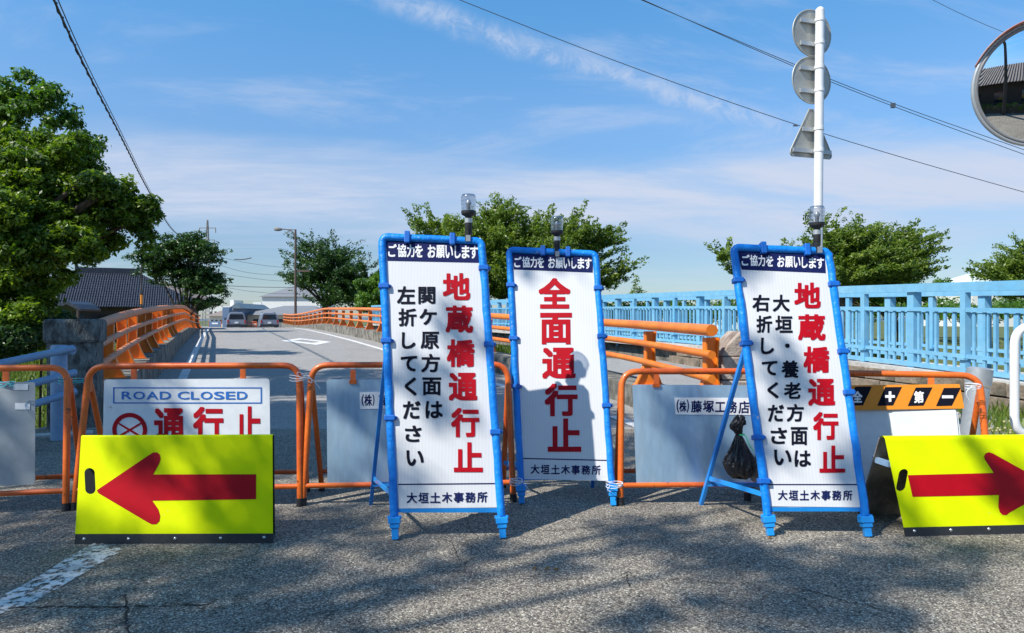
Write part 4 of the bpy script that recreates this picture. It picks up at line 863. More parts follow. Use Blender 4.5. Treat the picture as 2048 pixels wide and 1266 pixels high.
for dz, hw in ((.02, .10), (-.165, .2)):
    q = c + V((0, 0, dz)) - sn * .012; MB().beam(q - su * hw, q + su * hw, .02, .035).build('channel', M['galv_pole'], r); MB().lathe([(.042, -.014), (.042, .014)], onpole(262) + V((0, 0, dz)), 16).build('clamp', M['white_pole'], r)

# ------------------------------------------------------------------ convex road mirror
mc = P(2086, 166, 4.5); mn = V((-.30, -.94, -.125)).normalized(); r = thing('convex_road_mirror', 'large round convex mirror with grey rim and faded red visor at the top right', 'road mirror', mc)
q = V((0, 0, 1)).rotation_difference(mn); prof = []; RM = 1.45; rad = .37
for k in range(15): t = rad * (1 - k / 14); prof.append((max(t, .0005), math.sqrt(RM * RM - t * t) - math.sqrt(RM * RM - rad * rad)))
mb = MB(); n = 64; vs_ = [q @ V((a * math.cos(2 * math.pi * k / n), a * math.sin(2 * math.pi * k / n), z)) for a, z in prof for k in range(n)]
mb.add(vs_, [(i * n + k, i * n + (k + 1) % n, (i + 1) * n + (k + 1) % n, (i + 1) * n + k) for i in range(len(prof) - 1) for k in range(n)], True); mb.build('mirror_glass', M['mirror'], r)
def ringat(rr_, z, n=64, a0=0, a1=2 * math.pi, cl=True): return [q @ V((rr_ * math.cos(a0 + (a1 - a0) * k / (n if cl else n - 1)), rr_ * math.sin(a0 + (a1 - a0) * k / (n if cl else n - 1)), z)) for k in range(n)]
MB().tube(ringat(.373, .004), .011, 8, closed=True).build('gasket', M['gasket'], r)
MB().tube(ringat(.389, -.004), .014, 10, closed=True).build('rim', M['galv_pole'], r)
MB().lathe([(.385, -.03), (.34, -.09), (.1, -.11)], (0, 0, 0), 48, ax=mn).build('backing', M['galv_pole'], r)
# visor over the upper part
upv = V((0, 0, 1)); upv = (upv - mn * upv.dot(mn)).normalized(); sdv = upv.cross(mn).normalized(); mb = MB(); vv = []
for k in range(41):
    a = R(-70 + 140 * k / 40); d_ = upv * math.cos(a) + sdv * math.sin(a); vv += [d_ * .400 - mn * .01, d_ * .412 + mn * .05 * (1 - (abs(a) / R(70)) ** 4)]
mb.add(vv, [(2 * k, 2 * k + 1, 2 * k + 3, 2 * k + 2) for k in range(40)], True); o = mb.build('visor', M['visor'], r); sm_ = o.modifiers.new('t', 'SOLIDIFY'); sm_.thickness = .006
px_ = P(2062, 165, 4.62).x - mc.x + .1
MB().tube([V((px_, .16, -mc.z)), V((px_, .16, .62))], .038, 16).build('pole', M['white_pole'], r)
MB().beam(V((px_, .14, 0)), -mn * .1, .05, .05).build('bracket', M['galv_pole'], r)

# ------------------------------------------------------------------ white looped pipe guard, galvanised bollard and weeds at the right
o0 = P(2030, 650, 4.9); gx0 = P(2029, 700, 4.9).x; zt_ = P(0, 652, 4.9).z; zb_ = P(0, 872, 4.9).z
r = thing('white_pipe_guard', 'white rounded pipe guard loop at the right edge beside the yellow arrow board', 'guard rail', (gx0, 4.9, 0))
pl_ = [V((.9, 0, zt_)), V((.0, 0, zt_)), V((.0, 0, zb_)), V((.9, 0, zb_))]
MB().tube(rounded(pl_, .14, 8), .029, 14).build('loop_pipe', M['white_pole'], r)
MB().tube([V((.55, 0, -.1)), V((.55, 0, zt_))], .029, 14).build('post', M['white_pole'], r)
b0 = P(1932, 960, 4.75); r = thing('steel_bollard', 'leaning galvanised steel bollard with a flat cap behind the orange barricade end', 'bollard', (b0.x, 4.75, 0)); tp = P(1960, 738, 4.75) - V((b0.x, 4.75, 0))
d_ = tp.normalized(); MB().tube([d_ * -.1, d_ * (tp.length - .12)], .072, 20).build('tube', M['galv_pole'], r)
MB().tube([d_ * (tp.length - .11), d_ * tp.length], .078, 20).lathe([(.078, 0), (.05, .012)], d_ * tp.length, 20, ax=d_).build('cap', M['galv_pole'], r)
def weed(label, px, py, Y, n, h, seed):
    rg = np.random.default_rng(seed); g = V((P(px, py, Y).x, Y, 0)); r = thing('weed', label, 'weed', g, 'flowering weeds by the wall'); ms = MB(); ml = MB(); mf = MB()
    for k in range(n):
        e = V((rg.normal() * .09, rg.normal() * .07, h * rg.uniform(.6, 1.05))); ms.tube(smoothpath([V((rg.normal() * .02, rg.normal() * .02, 0)), e * .5 + V((rg.normal() * .02, 0, .02)), e], 1), .003, 4)
        mf.lathe([(.002, 0), (.012, .008), (.009, .02)], e, 6)
        for j in range(4):
            p = e * rg.uniform(.1, .7); a = rg.random() * 6.28; d2_ = V((math.cos(a), math.sin(a), .5)) * .06; s2 = V((-math.sin(a), math.cos(a), 0)) * .010; ml.add([p, p + d2_ * .5 + s2, p + d2_, p + d2_ * .5 - s2], [(0, 1, 2, 3)])
    ms.build('stem', M['olive_w'], r); ml.build('leaf_blade', M['olive_w'], r, fix=False); mf.build('flower', M['flower_y'], r)
M['olive_w'] = mat('weed_green', (.16, .20, .04), .7); M['flower_y'] = mat('pale_yellow_flower', (.45, .42, .20), .7)
weed('tall dry weed with pale yellow buds right of the steel bollard', 1998, 870, 5.3, 12, .42, 1)
weed('low green weed at the foot of the stone wall beside the white pipe guard', 2010, 870, 5.6, 9, .22, 2)
weed('small weed tuft left of the steel bollard', 1965, 880, 5.2, 7, .2, 3)

# ------------------------------------------------------------------ barricades
def barricade(label, A, B, H, panel=None, tw=.019, hang=(.25, .78), back=.37, skew=(0.0, 0.0), rx=0.0):
    """A, B ground points of the two front legs"""
    r = thing('folding_barricade', label, 'barricade', A, 'orange tube folding barricades'); A = V(A); U = (B - A); W = U.length; U.normalize(); bk = V((0, 0, 1)).cross(U)
    c = lambda u, d, z: U * u + bk * d + V((0, 0, z))
    lean_ = .11                                         # the front frame leans back a little
    f = lambda u, z: c(u, lean_ * z / H, z)
    path = rounded([f(0, .02), f(.03, H), f(W - .03, H), f(W, .02)], .10, 7)
    MB().tube(path, tw, 14).build('front_frame', M['orange_tube'], r)
    MB().tube([f(.01, .115), f(W - .01, .115)], tw * .85, 12).build('lower_bar', M['orange_tube'], r)
    for u in (0.0, W): MB().tube([f(u, -.0), f(u, .045)], tw * 1.18, 12).build('rubber_foot', M['rubber'], r)
    hz = H - .11
    for s, u in ((1, .028), (-1, W - .028)):
        a = c(u - s * .002, lean_ * hz / H + tw * 1.8, hz); b = c(u + s * .012, back, .02); MB().tube([a, b], tw * .9, 12).build('back_leg', M['orange_tube'], r)
        MB().beam(f(u, hz) + V((0, 0, 0)), a, .03, .09).build('hinge', M['orange_tube'], r)
        MB().tube([b - V((0, 0, .02)), b + V((0, 0, .02))], tw * 1.1, 10).build('rubber_foot', M['rubber'], r)
    t_ = (.115 - .02) / (hz - .02); dd = back * (1 - t_) + lean_ * t_
    MB().tube([c(.04, dd, .115 + .02), c(W - .04, dd, .115 + .02)], tw * .8, 12).build('rear_bar', M['orange_tube'], r)
    return r, Plane(A + f(0, 0), A + f(W, 0), math.degrees(math.atan(lean_ / H))), f
def panelpx(r, pl, pts, m_, off=-.0, th=.004, name='panel', rad=.02):
    inv = V(r.location); q = [pl.hit(x, y, off) - inv for x, y in pts]; n = len(q); out = []
    for i in range(n):
        a, b, c_ = q[i - 1], q[i], q[(i + 1) % n]
        for t in (0, .33, .66, 1): out.append((b + (a - b).normalized() * rad) * (1 - t) ** 2 + b * 2 * t * (1 - t) + (b + (c_ - b).normalized() * rad) * t * t)
    return MB().prism(out, -pl.n * th).build(name, m_, r)
def clips(r, pl, xs_, y0, y1, m_=None):
    inv = V(r.location)
    for x in xs_:
        a = pl.hit(x, y0, .004) - inv; b = pl.hit(x, y1, .008) - inv; mb = MB().beam(a, b, .032, .012, up=pl.n)
        mb.beam(b + V((-.022, 0, .0)), b + V((.022, 0, .0)), .012, .02); mb.build('hanger', m_ or M['orange_tube'], r)
Bf = G(131, 1022); Af = Bf + V((-1.30, -.26, 0))
r1, p1, _ = barricade('orange tube barricade with a grey metal panel, cut off by the left edge', Af, Bf, .835)
panelpx(r1, p1, [(-240, 768), (70, 764), (70, 968), (-240, 985)], M['galv_dull']); clips(r1, p1, (12,), 742, 768)
for (x0, y0, x1, y1) in ((26, 768, 56, 780), (30, 806, 60, 819)): mb = MB(); quadpx(mb, p1, [(x0, y0), (x1, y0), (x1, y1), (x0, y1)], .003); mb.v = [tuple(V(v_) - V(r1.location)) for v_ in mb.v]; mb.build('sticker', M['white_panel'], r1)
r2, p2, _ = barricade('orange tube barricade carrying the white ROAD CLOSED panel', G(148, 1020), G(600, 1012), .84)
def shifted(mb, r): inv = V(r.location); mb.v = [tuple(V(v_) - inv) for v_ in mb.v]; return mb
panelpx(r2, p2, [(208, 759), (539, 757), (541, 968), (204, 972)], M['white_panel'], .024, name='panel'); clips(r2, p2, (268, 486), 738, 768)
c1 = crop(0, 560, 2.345); mb = MB()
for i, (x0, y0, x1, y1) in enumerate(((530, 503, 1228, 508), (530, 574, 1228, 579), (530, 508, 536, 574), (1222, 508, 1228, 574))):
    quadpx(mb, p2, [c1(x0, y0), c1(x1, y0), c1(x1, y1), c1(x0, y1)], .0262)
xx = 570
for ch, wd in zip('ROAD CLOSED', (55, 62, 62, 60, 24, 62, 46, 62, 56, 52, 56)):
    if ch != ' ': put(mb, p2, ch, c1(xx, 0)[0], c1(0, 523)[1], c1(xx + wd - 7, 0)[0], c1(0, 560)[1], .014, .0262)
    xx += wd
shifted(mb, r2).build('blue_lettering', mat('blue_print', (.02, .15, .50), .5), r2, fix=False)
mb = MB(); T_ = ((722, 600, 866, 760), (905, 594, 1048, 752), (1106, 592, 1226, 752))
for ch, (a, b, c_, d) in zip('通行止', T_): put(mb, p2, ch, *c1(a, b), *c1(c_, d), .032, .0262)
cx, cy = 608, 703
ring = [(cx + 82 * math.cos(t), cy + 80 * math.sin(t)) for t in [2 * math.pi * k / 36 for k in range(36)]]; ring2 = [(cx + 62 * math.cos(t), cy + 60 * math.sin(t)) for t in [2 * math.pi * k / 36 for k in range(36)]]
A_ = [p2.hit(*c1(*p_), .0264) for p_ in ring] + [p2.hit(*c1(*p_), .0264) for p_ in ring2]; mb.add(A_, [(k, (k + 1) % 36, (k + 1) % 36 + 36, k + 36) for k in range(36)])
for s in (-1, 1): quadpx(mb, p2, [c1(cx - 55, cy - s * 32 - 5), c1(cx + 55, cy + s * 32 - 5), c1(cx + 52, cy + s * 32 + 6), c1(cx - 52, cy - s * 32 + 6)], .0266 + s * .0001)
shifted(mb, r2).build('red_lettering', M['red'], r2, fix=False)
r3, p3, _ = barricade('orange tube barricade with a pale galvanised panel behind the first tall sign', G(606, 1011), G(1027, 1003), .84)
panelpx(r3, p3, [(653, 759), (948, 758), (950, 968), (655, 970)], M['galv'], name='panel'); clips(r3, p3, (706, 905), 740, 764)
panelpx(r3, p3, [(719, 784), (900, 782), (900, 816), (720, 818)], M['white'], .0035, .002, 'name_strip', .004)
mb = MB(); 
for ch, x0, x1 in (('(', 723, 728), ('株', 728.5, 744), (')', 745, 749), ('藤', 757, 780)): mb = MB(); put(mb, p3, ch, x0, 789, x1, 812, .022, .0042); shifted(mb, r3).build('character', M['navy'], r3, fix=False)
r4, p4, _ = barricade('orange tube barricade with a large galvanised panel between the middle and right signs', G(1241, 1010), G(1690, 1006), .80)
panelpx(r4, p4, [(1265, 769), (1590, 771), (1590, 968), (1273, 970)], M['galv'], name='panel'); clips(r4, p4, (1313,), 746, 771)
panelpx(r4, p4, [(1349, 795), (1530, 796), (1532, 830), (1351, 829)], M['white'], .0035, .002, 'name_strip', .004)
mb = MB()
for ch, x0, x1, y0, y1 in (('(', 1353, 1358, 799, 825), ('株', 1358.5, 1373, 802, 824), (')', 1373.5, 1378, 799, 825), ('藤', 1382, 1404, 801, 825), ('塚', 1406, 1428, 801, 825), ('工', 1430, 1451, 804, 824), ('務', 1453, 1474, 802, 826), ('店', 1477, 1499, 802, 827)): mb = MB(); put(mb, p4, ch, x0, y0, x1, y1, .024, .0042); shifted(mb, r4).build('character', M['navy'], r4, fix=False)
A5 = P(1495, 990, 4.35); B5 = P(1985, 1040, 3.98); A5.z = B5.z = 0
r5, p5, _ = barricade('orange tube barricade with a black and orange safety-first band over white boards at the right', A5, B5, .795)
band_q = [(1500, 773), (1919, 768), (1929, 817), (1503, 823)]
panelpx(r5, p5, band_q, M['band_orange'], .030, .003, 'safety_band', .006); clips(r5, p5, (1862,), 756, 778)
panelpx(r5, p5, [(1520, 806), (1912, 802), (1925, 900), (1950, 1010), (1525, 1010)], M['white_panel'], .012, .004, 'white_board')
panelpx(r5, p5, [(1783, 824), (1912, 819), (1921, 905), (1790, 918)], M['white_panel'], .024, .003, 'second_board', .012)
c6 = crop(1620, 540, 2.2617); mbk = MB(); mbw = MB(); mbo = MB()
for x0 in (170, 306, 444, 572):
    q_ = [c6(x0 + 34, 528 + (x0 - 170) * .014), c6(x0 + 110, 527 + (x0 - 170) * .014), c6(x0 + 70, 612 + (x0 - 170) * .004), c6(x0 - 2, 614 + (x0 - 170) * .004)]; mbk = MB(); quadpx(mbk, p5, q_, .0313); shifted(mbk, r5).build('black_block', M['black'], r5, fix=False)
for ch, bx_ in (('全', (193, 548, 237, 600)), ('第', (470, 548, 515, 602))): mbw = MB(); put(mbw, p5, ch, *c6(bx_[0], bx_[1]), *c6(bx_[2], bx_[3]), .035, .0326); shifted(mbw, r5).build('character', M['white'], r5, fix=False)
cross = ((356, 549), (368, 549), (368, 566), (384, 566), (384, 578), (368, 578), (368, 596), (356, 596), (356, 578), (340, 578), (340, 566), (356, 566))
for q_ in (cross, ((597, 567), (648, 567), (648, 580), (597, 580))): mbw = MB(); quadpx(mbw, p5, [c6(*z_) for z_ in q_], .0326); shifted(mbw, r5).build('character', M['white'], r5, fix=False)
mbw = MB(); put(mbw, p5, '安', 1640, 783, 1660, 806, .035, .0326); shifted(mbw, r5).build('character', M['white'], r5, fix=False)

# ties and twine
def wire(name, label, pts, rad, m_, cat='tie', group=None):
    mb = MB().tube(smoothpath(pts, 2), rad, 6); return tag(mb.build(name, m_), label, cat, group)
def tie(label, cx_, cy_, Y, wpx, tails, m_=M['tie'], grp='wire ties on the barricades'):
    mb = MB(); s = Y / F
    for k in range(3):
        c = P(cx_, cy_ + (k - 1) * 4, Y); ell = [c + V((math.cos(t) * wpx * s / 2, math.sin(t) * .032, math.sin(t * 2 + k) * .004 + math.cos(t) * .004 * (k - 1))) for t in [2 * math.pi * j / 20 for j in range(20)]]
        mb.tube(ell, .0022, 5, closed=True)
    for t_ in tails: mb.tube(smoothpath([P(x, y, Y - .03) for x, y in t_], 2), .0022, 5)
    return tag(mb.build('wire_tie', m_), label, 'tie', grp)
tie('white plastic tie joining the second and third barricades from the left', 599, 756, 4.30, 40, [[(600, 756), (592, 745), (603, 744), (610, 756)], [(605, 755), (625, 757), (640, 777)], [(600, 757), (620, 752), (626, 768), (615, 762)]])
tie('blue twine joining the leftmost barricade to the ROAD CLOSED one', 142, 762, 4.28, 48, [[(160, 762), (170, 768), (183, 782)], [(165, 762), (176, 772)]], M['twine_blue'])
tie('white tie binding the right leg of the middle sign to a barricade', 1229, 969, 4.20, 34, [[(1220, 972), (1214, 980), (1222, 984)]])
tie('white tie round the left leg of the middle sign', 1032, 963, 4.15, 26, [[(1030, 962), (1058, 964)], [(1045, 964), (1062, 984)]])
tie('white tie at the right end of the safety-first barricade', 1946, 772, 3.98, 30, [[(1945, 772), (1930, 785), (1938, 800)]])
tie('blue twine knotted at the top of the grey metal panel', 12, 768, 4.05, 30, [[(0, 772), (10, 762), (22, 770)], [(6, 775), (20, 764)]], M['twine_blue'])

# ------------------------------------------------------------------ tall blue-framed signs
def beacon(p, label, s=1.0, n=V((0, -1, 0))):
    r = thing('warning_beacon', label, 'beacon', p, 'clear-lens warning beacons clipped on the signs')
    MB().box((0, -.035, -.022), (.026, .012, .034)).build('clip', M['galv_pole'], r); MB().box((-.008, .0, -.008), (.02, .07, .06)).build('bracket', M['rubber'], r)
    MB().lathe([(.015, .0), (.020, .005), (.0205, .075)], (0, 0, 0), 20).build('battery_case', M['rubber'], r)
    MB().lathe([(.022, 0), (.022, .026)], (0, 0, .068), 20).build('silver_band', M['galv_pole'], r)
    MB().lathe([(.018, 0), (.020, .012), (.038, .022), (.0415, .030), (.0415, .044)], (0, 0, .092), 24).build('base_rim', M['rubber'], r)
    pr = [(.039, 0)]
    for k in range(7): z = .006 + k * .011; pr += [(.0375 + .0015 * (k % 2) + .0006 * k, z), (.0395 + .0006 * k, z + .005)]
    pr += [(.040, .083), (.036, .092), (.020, .095)]
    MB().lathe(pr, (0, 0, .136), 28).build('lens', M['clear'], r)
    MB().lathe([(.010, 0), (.012, .03), (.018, .045), (.005, .062)], (0, 0, .137), 12).build('bulb', M['galv_pole'], r)
    return r
def signboard(label, feet, tops, lean_, board, cv, chars, straps, backfoot, hinge_y, beac, blabel, band, line_y, foot_y, order, extra=None):
    A = G(*feet[0]); B = G(*feet[1]); pl = Plane(A, B, lean_)
    r = thing('blue_frame_sign', label, 'sign', A, 'tall blue-framed roadwork signs'); inv = V(A)
    h = lambda x, y, o=0.0: pl.hit(x, y, o) - inv
    TL, TR = tops; (xl, yl), (xr, yr) = feet
    fl = lambda y: xl + (TL[0] - xl) * (yl - y) / (yl - TL[1]); fr = lambda y: xr + (TR[0] - xr) * (yr - y) / (yr - TR[1])
    yb = foot_y
    pts = rounded([h(fl(yb), yb), h(*TL), h(*TR), h(fr(yb), yb)], .035, 5)
    pts2 = []
    for a, b in zip(pts, pts[1:]):
        m = max(1, int((b - a).length / .07))
        for k in range(m): pts2.append(a.lerp(b, k / m))
    pts2.append(pts[-1]); rg = np.random.default_rng(int(xl)); rr = [.0225 * (1 + .03 * rg.normal()) for _ in pts2]; pts2 = [p + pl.u * rg.normal() * .0012 for p in pts2]
    MB().tube(pts2, .028, 8, rr=rr, ph=math.pi / 8, smooth=True).build('padded_frame', M['sleeve'], r)
    for fx, (x, y) in ((fl, feet[0]), (fr, feet[1])):
        MB().beam(h(fx(yb), yb), h(x, y - 1), .034, .034, up=pl.n).build('leg', M['sleeve_l'], r, bevel=.003)
        a = h(fx(yb + 2), yb + 2); b = h(fx(yb + 15), yb + 15); MB().beam(a, b, .062, .055, up=pl.n).beam(b, b + (b - a) * .7, .048, .045, up=pl.n).beam(a + pl.u * -.036, a + pl.u * .036, .016, .016, up=pl.n).build('leg_clamp', M['sleeve_l'], r, bevel=.003)
    for sd, y in straps:
        if sd == 'T':
            x = y; yy = TL[1] + (TR[1] - TL[1]) * (x - TL[0]) / (TR[0] - TL[0]); c = h(x, yy); MB().beam(c - pl.v * .034, c + pl.v * .034, .030, .064, up=pl.n).build('strap', M['strap'], r, bevel=.004)
        else:
            x = fl(y) if sd == 'L' else fr(y); c = h(x, y); s = 1 if sd == 'L' else 1
            MB().beam(c - pl.v * .014, c + pl.v * .014, .056, .056, up=pl.n).beam(c + pl.u * .031 - pl.v * .009, c + pl.u * .031 + pl.v * .009, .016, .03, up=pl.n).build('strap', M['strap'], r, bevel=.004)
    # the board
    bq = [cv(*p) for p in board]; mb = MB(); mb.prism([h(x, y, .002) for x, y in bq], -pl.n * .004); mb.build('board', M['prism'], r)
    mb = MB(); mb.add([h(*cv(*p), .0032) for p in band], [(0, 1, 2, 3)]); mb.build('navy_band', M['navy'], r, fix=False); (l0, l1) = line_y; mb = MB()
    lx0 = l0[0]; lx1 = l1[0]; mb.add([h(*cv(*q_), .0032) for q_ in ((lx0, l0[1]), (lx1, l1[1]), (lx1, l1[1] + 4.5), (lx0, l0[1] + 4.5))], [(0, 1, 2, 3)]); mb.build('navy_line', M['navy'], r, fix=False)
    for nm, m_, bold, lst in chars:
        for ch, x0, y0, x1, y1 in lst: mb = MB(); put(mb, pl, ch, *cv(x0, y0), *cv(x1, y1), bold, .0042); shifted(mb, r).build(nm.replace('lettering', 'character'), m_, r, fix=False)
    # rear legs and spreader
    for k, (bf, hx_) in enumerate(backfoot):
        a = h(hx_ if hx_ else fl(hinge_y), hinge_y, -.03); b = G(*bf) - inv; MB().beam(b, a, .032, .022, up=pl.u).build('rear_leg', M['bluesteel'], r, bevel=.003)
    b0_ = G(*backfoot[0][0]) - inv; b1_ = G(*backfoot[1][0]) - inv; a0 = h(fl(hinge_y), hinge_y); a1 = h(fr(hinge_y), hinge_y)
    MB().beam(b0_.lerp(a0, .14), b1_.lerp(a1, .14), .024, .024).build('rear_crossbar', M['bluesteel'], r)
    MB().beam(b0_.lerp(a0, .18), h(fl(yb - 40), yb - 40), .006, .026).build('spreader', M['sleeve_l'], r)
    MB().beam(h(fl(yb - 12), yb - 12, -.01), h(fr(yb - 12), yb - 12, -.01), .02, .02).build('lower_crossbar', M['sleeve_l'], r)
    bx_, by_ = beac; beacon(pl.hit(bx_, by_, -.004) , blabel)
    return r, pl
M['sleeve_l'] = mat('light_blue_leg', (.014, .29, .76), .35, coat=.3, fine=.06, bscale=30)
def hdr(x, ybase, slope, names, h0, h1): return [(ch, a, h0 + (a - x) * slope, b, h1 + (a - x) * slope) for ch, a, b in names]
def rowdef(s, c0, step, y0, y1, slope, wd): return [(ch, c0 + i * step - wd / 2, y0 + i * step * slope, c0 + i * step + wd / 2, y1 + i * step * slope) for i, ch in enumerate(s)]
HS1 = [('ご', 99, 129), ('協', 131, 163), ('力', 165, 192), ('を', 194, 221), ('お', 238, 266), ('願', 268, 298), ('い', 300, 327), ('し', 333, 354), ('ま', 358, 385), ('す', 387, 415)]
FT = '大垣土木事務所'
cv1 = crop(720, 380, 1.7583)
s1, pl1 = signboard('tall blue-framed sign nearest the camera, telling drivers to turn left', ((791, 1080), (1006, 1077)), ((764, 474), (963, 483)), 13,
    [(88, 160), (425, 168), (488, 1116), (135, 1120)], cv1,
    [('white_lettering', M['white'], .026, hdr(99, 0, .022, HS1, 190, 235)),
     ('red_lettering', M['red'], .034, [('地', 291, 292, 388, 387), ('蔵', 301, 406, 398, 502), ('橋', 305, 525, 404, 622), ('通', 312, 642, 413, 741), ('行', 320, 766, 420, 869), ('止', 330, 887, 432, 992)]),
     ('black_lettering', M['black'], .026, [('関', 205, 340, 265, 401), ('ケ', 209, 418, 270, 474), ('原', 213, 498, 278, 559), ('方', 215, 576, 281, 641), ('面', 219, 659, 286, 722), ('は', 230, 742, 291, 803),
        ]), ('black_lettering', M['black'], .026, [('左', 130, 338, 194, 401), ('折', 135, 416, 199, 479), ('し', 147, 500, 195, 558), ('て', 143, 583, 201, 638), ('く', 157, 659, 199, 723), ('だ', 151, 742, 213, 805), ('さ', 158, 828, 216, 886), ('い', 163, 915, 224, 970)]),
     ('office_lettering', M['navy'], .022, rowdef(FT, 182, 41.3, 1064, 1101, -.010, 36))],
    [('L', 573), ('L', 682), ('L', 836), ('R', 537), ('R', 689), ('R', 864), ('T', 815), ('T', 905)], [((742, 1009), None), ((968, 1008), 980)], 690, (937, 470), 'warning beacon on the sign nearest the camera, left of the other beacons',
    [(90, 168), (421, 178), (419, 256), (97, 249)], ((134, 1033), (480, 1030)), 1032, 0)
cv2 = crop(980, 420, 2.0433)
s2, pl2 = signboard('middle blue-framed sign set farther back, with a single column of red characters', ((1044, 1008), (1227, 1012)), ((1018, 500), (1191, 508)), 14,
    [(86, 158), (425, 170), (488, 1107), (137, 1099)], cv2,
    [('white_lettering', M['white'], .026, hdr(99, 0, .024, HS1, 190, 234)),
     ('red_lettering', M['red'], .034, [('全', 198, 278, 330, 403), ('面', 205, 420, 336, 549), ('通', 213, 562, 351, 690), ('行', 223, 709, 359, 843), ('止', 236, 852, 373, 988)]),
     ('office_lettering', M['navy'], .022, rowdef(FT, 184, 41.6, 1040, 1078, .016, 36))],
    [('L', 571), ('L', 677), ('L', 773), ('R', 577), ('R', 673), ('R', 811), ('T', 1086), ('T', 1136)], [((1000, 975), None), ((1185, 974), 1195)], 690, (1114, 502), 'warning beacon on the middle sign, between the other two beacons',
    [(88, 168), (422, 180), (420, 256), (98, 243)], ((136, 1013), (483, 1021)), 968, 0)
cv3 = crop(1380, 420, 1.8617)
HS3 = [('ご', 192, 222), ('協', 223, 252), ('力', 254, 280), ('を', 283, 310), ('お', 325, 352), ('願', 354, 383), ('い', 386, 411), ('し', 416, 438), ('ま', 443, 469), ('す', 472, 499)]
s3, pl3 = signboard('rightmost tall blue-framed sign, telling drivers to turn right, leaning slightly left', ((1541, 1072), (1736, 1074)), ((1467, 495), (1656, 503)), 13,
    [(172, 146), (502, 156), (641, 1107), (286, 1103)], cv3,
    [('white_lettering', M['white'], .026, hdr(192, 0, .040, HS3, 166, 207)),
     ('red_lettering', M['red'], .034, [('地', 388, 270, 487, 366), ('蔵', 402, 388, 505, 486), ('橋', 422, 508, 520, 606), ('通', 440, 628, 541, 729), ('行', 458, 752, 553, 856), ('止', 482, 877, 578, 978)]),
     ('black_lettering', M['black'], .026, [('大', 308, 315, 371, 378), ('垣', 317, 393, 382, 457), ('・', 354, 497, 371, 513), ('養', 341, 560, 405, 625), ('老', 350, 641, 413, 703), ('方', 360, 722, 424, 788), ('面', 375, 808, 438, 875), ('は', 389, 895, 450, 956),
        ]), ('black_lettering', M['black'], .026, [('右', 232, 315, 296, 378), ('折', 247, 393, 306, 457), ('し', 264, 475, 313, 537), ('て', 267, 562, 326, 616), ('く', 288, 641, 330, 701), ('だ', 290, 725, 350, 788), ('さ', 300, 810, 361, 871), ('い', 313, 892, 378, 950)]),
     ('office_lettering', M['navy'], .022, rowdef(FT, 345, 40.3, 1043, 1080, .004, 35))],
    [('L', 561), ('L', 687), ('L', 875), ('L', 962), ('R', 569), ('R', 703), ('R', 785), ('T', 1525), ('T', 1612)], [((1402, 1009), None), ((1590, 1012), 1660)], 690, (1634, 493), 'warning beacon on the rightmost sign, in front of the white pole',
    [(176, 150), (502, 163), (506, 235), (192, 222)], ((283, 1020), (628, 1020)), 1030, 0)

# black bag hanging behind the right sign
bc = P(1482, 955, 4.02); r = thing('garbage_bag', 'knotted black plastic bag hanging behind the left leg of the rightmost tall sign', 'plastic bag', bc)
prof = [(0, .0), (.045, .004), (.072, .025), (.088, .060), (.090, .085), (.080, .115), (.062, .145), (.046, .175), (.034, .205), (.024, .228), (.015, .246), (.022, .262), (.030, .280), (.033, .300), (.036, .318), (.030, .338), (.012, .350)]
mb = MB(); n = 56; vs_ = []; rg = np.random.default_rng(5); ph_ = rg.random(8) * 6.28
for i, (a, z) in enumerate(prof):
    fold_ = .10 + .16 * min(1, z / .2)
    for k in range(n):
        t = 2 * math.pi * k / n
        f = 1 + fold_ * (.5 * abs(math.sin(5.5 * t + ph_[0] + z * 6)) + .35 * math.sin(13 * t + ph_[1] - z * 14) + .25 * math.sin(8 * t + ph_[2] + z * 22)) - .05 + .035 * rg.normal()
        sag = .010 * math.sin(3 * t + ph_[3]) * (z < .1); vs_.append((a * f * math.cos(t) - .02 * z / .35 + (.012 if z > .25 else 0) * math.sin(z * 60), a * f * math.sin(t) * .8, z + sag + (.012 * math.sin(4 * t + ph_[4]) if z > .30 else 0)))
mb.add(vs_, [(i * n + k, i * n + (k + 1) % n, (i + 1) * n + (k + 1) % n, (i + 1) * n + k) for i in range(len(prof) - 1) for k in range(n)], False); mb.build('bag', M['plasticbag'], r)
MB().tube(smoothpath([V((-.012, -.02, .245)), V((.018, -.03, .25)), V((.025, -.055, .20)), V((.05, -.07, .165))], 2), .003, 6).tube([V((.019 * math.cos(t), .019 * math.sin(t), .248)) for t in [2 * math.pi * k / 14 for k in range(14)]], .003, 5, closed=True).build('string', M['string'], r)
bc2 = P(1515, 965, 4.08); mb = MB(); vs_ = []
for i, (a, z) in enumerate([(0, 0), (.035, .01), (.05, .05), (.04, .10), (.015, .15), (.006, .18)]):
    for k in range(20):
        t = 2 * math.pi * k / 20; f = 1 + .12 * math.sin(5 * t + i); vs_.append((a * f * math.cos(t), a * f * math.sin(t), z))
mb.add(vs_, [(i * 20 + k, i * 20 + (k + 1) % 20, (i + 1) * 20 + (k + 1) % 20, (i + 1) * 20 + k) for i in range(5) for k in range(20)], True)
o = mb.build('small_bag', M['bag_grey']); o.location = bc2; tag(o, 'small grey translucent bag tucked beside the knotted black one', 'plastic bag')

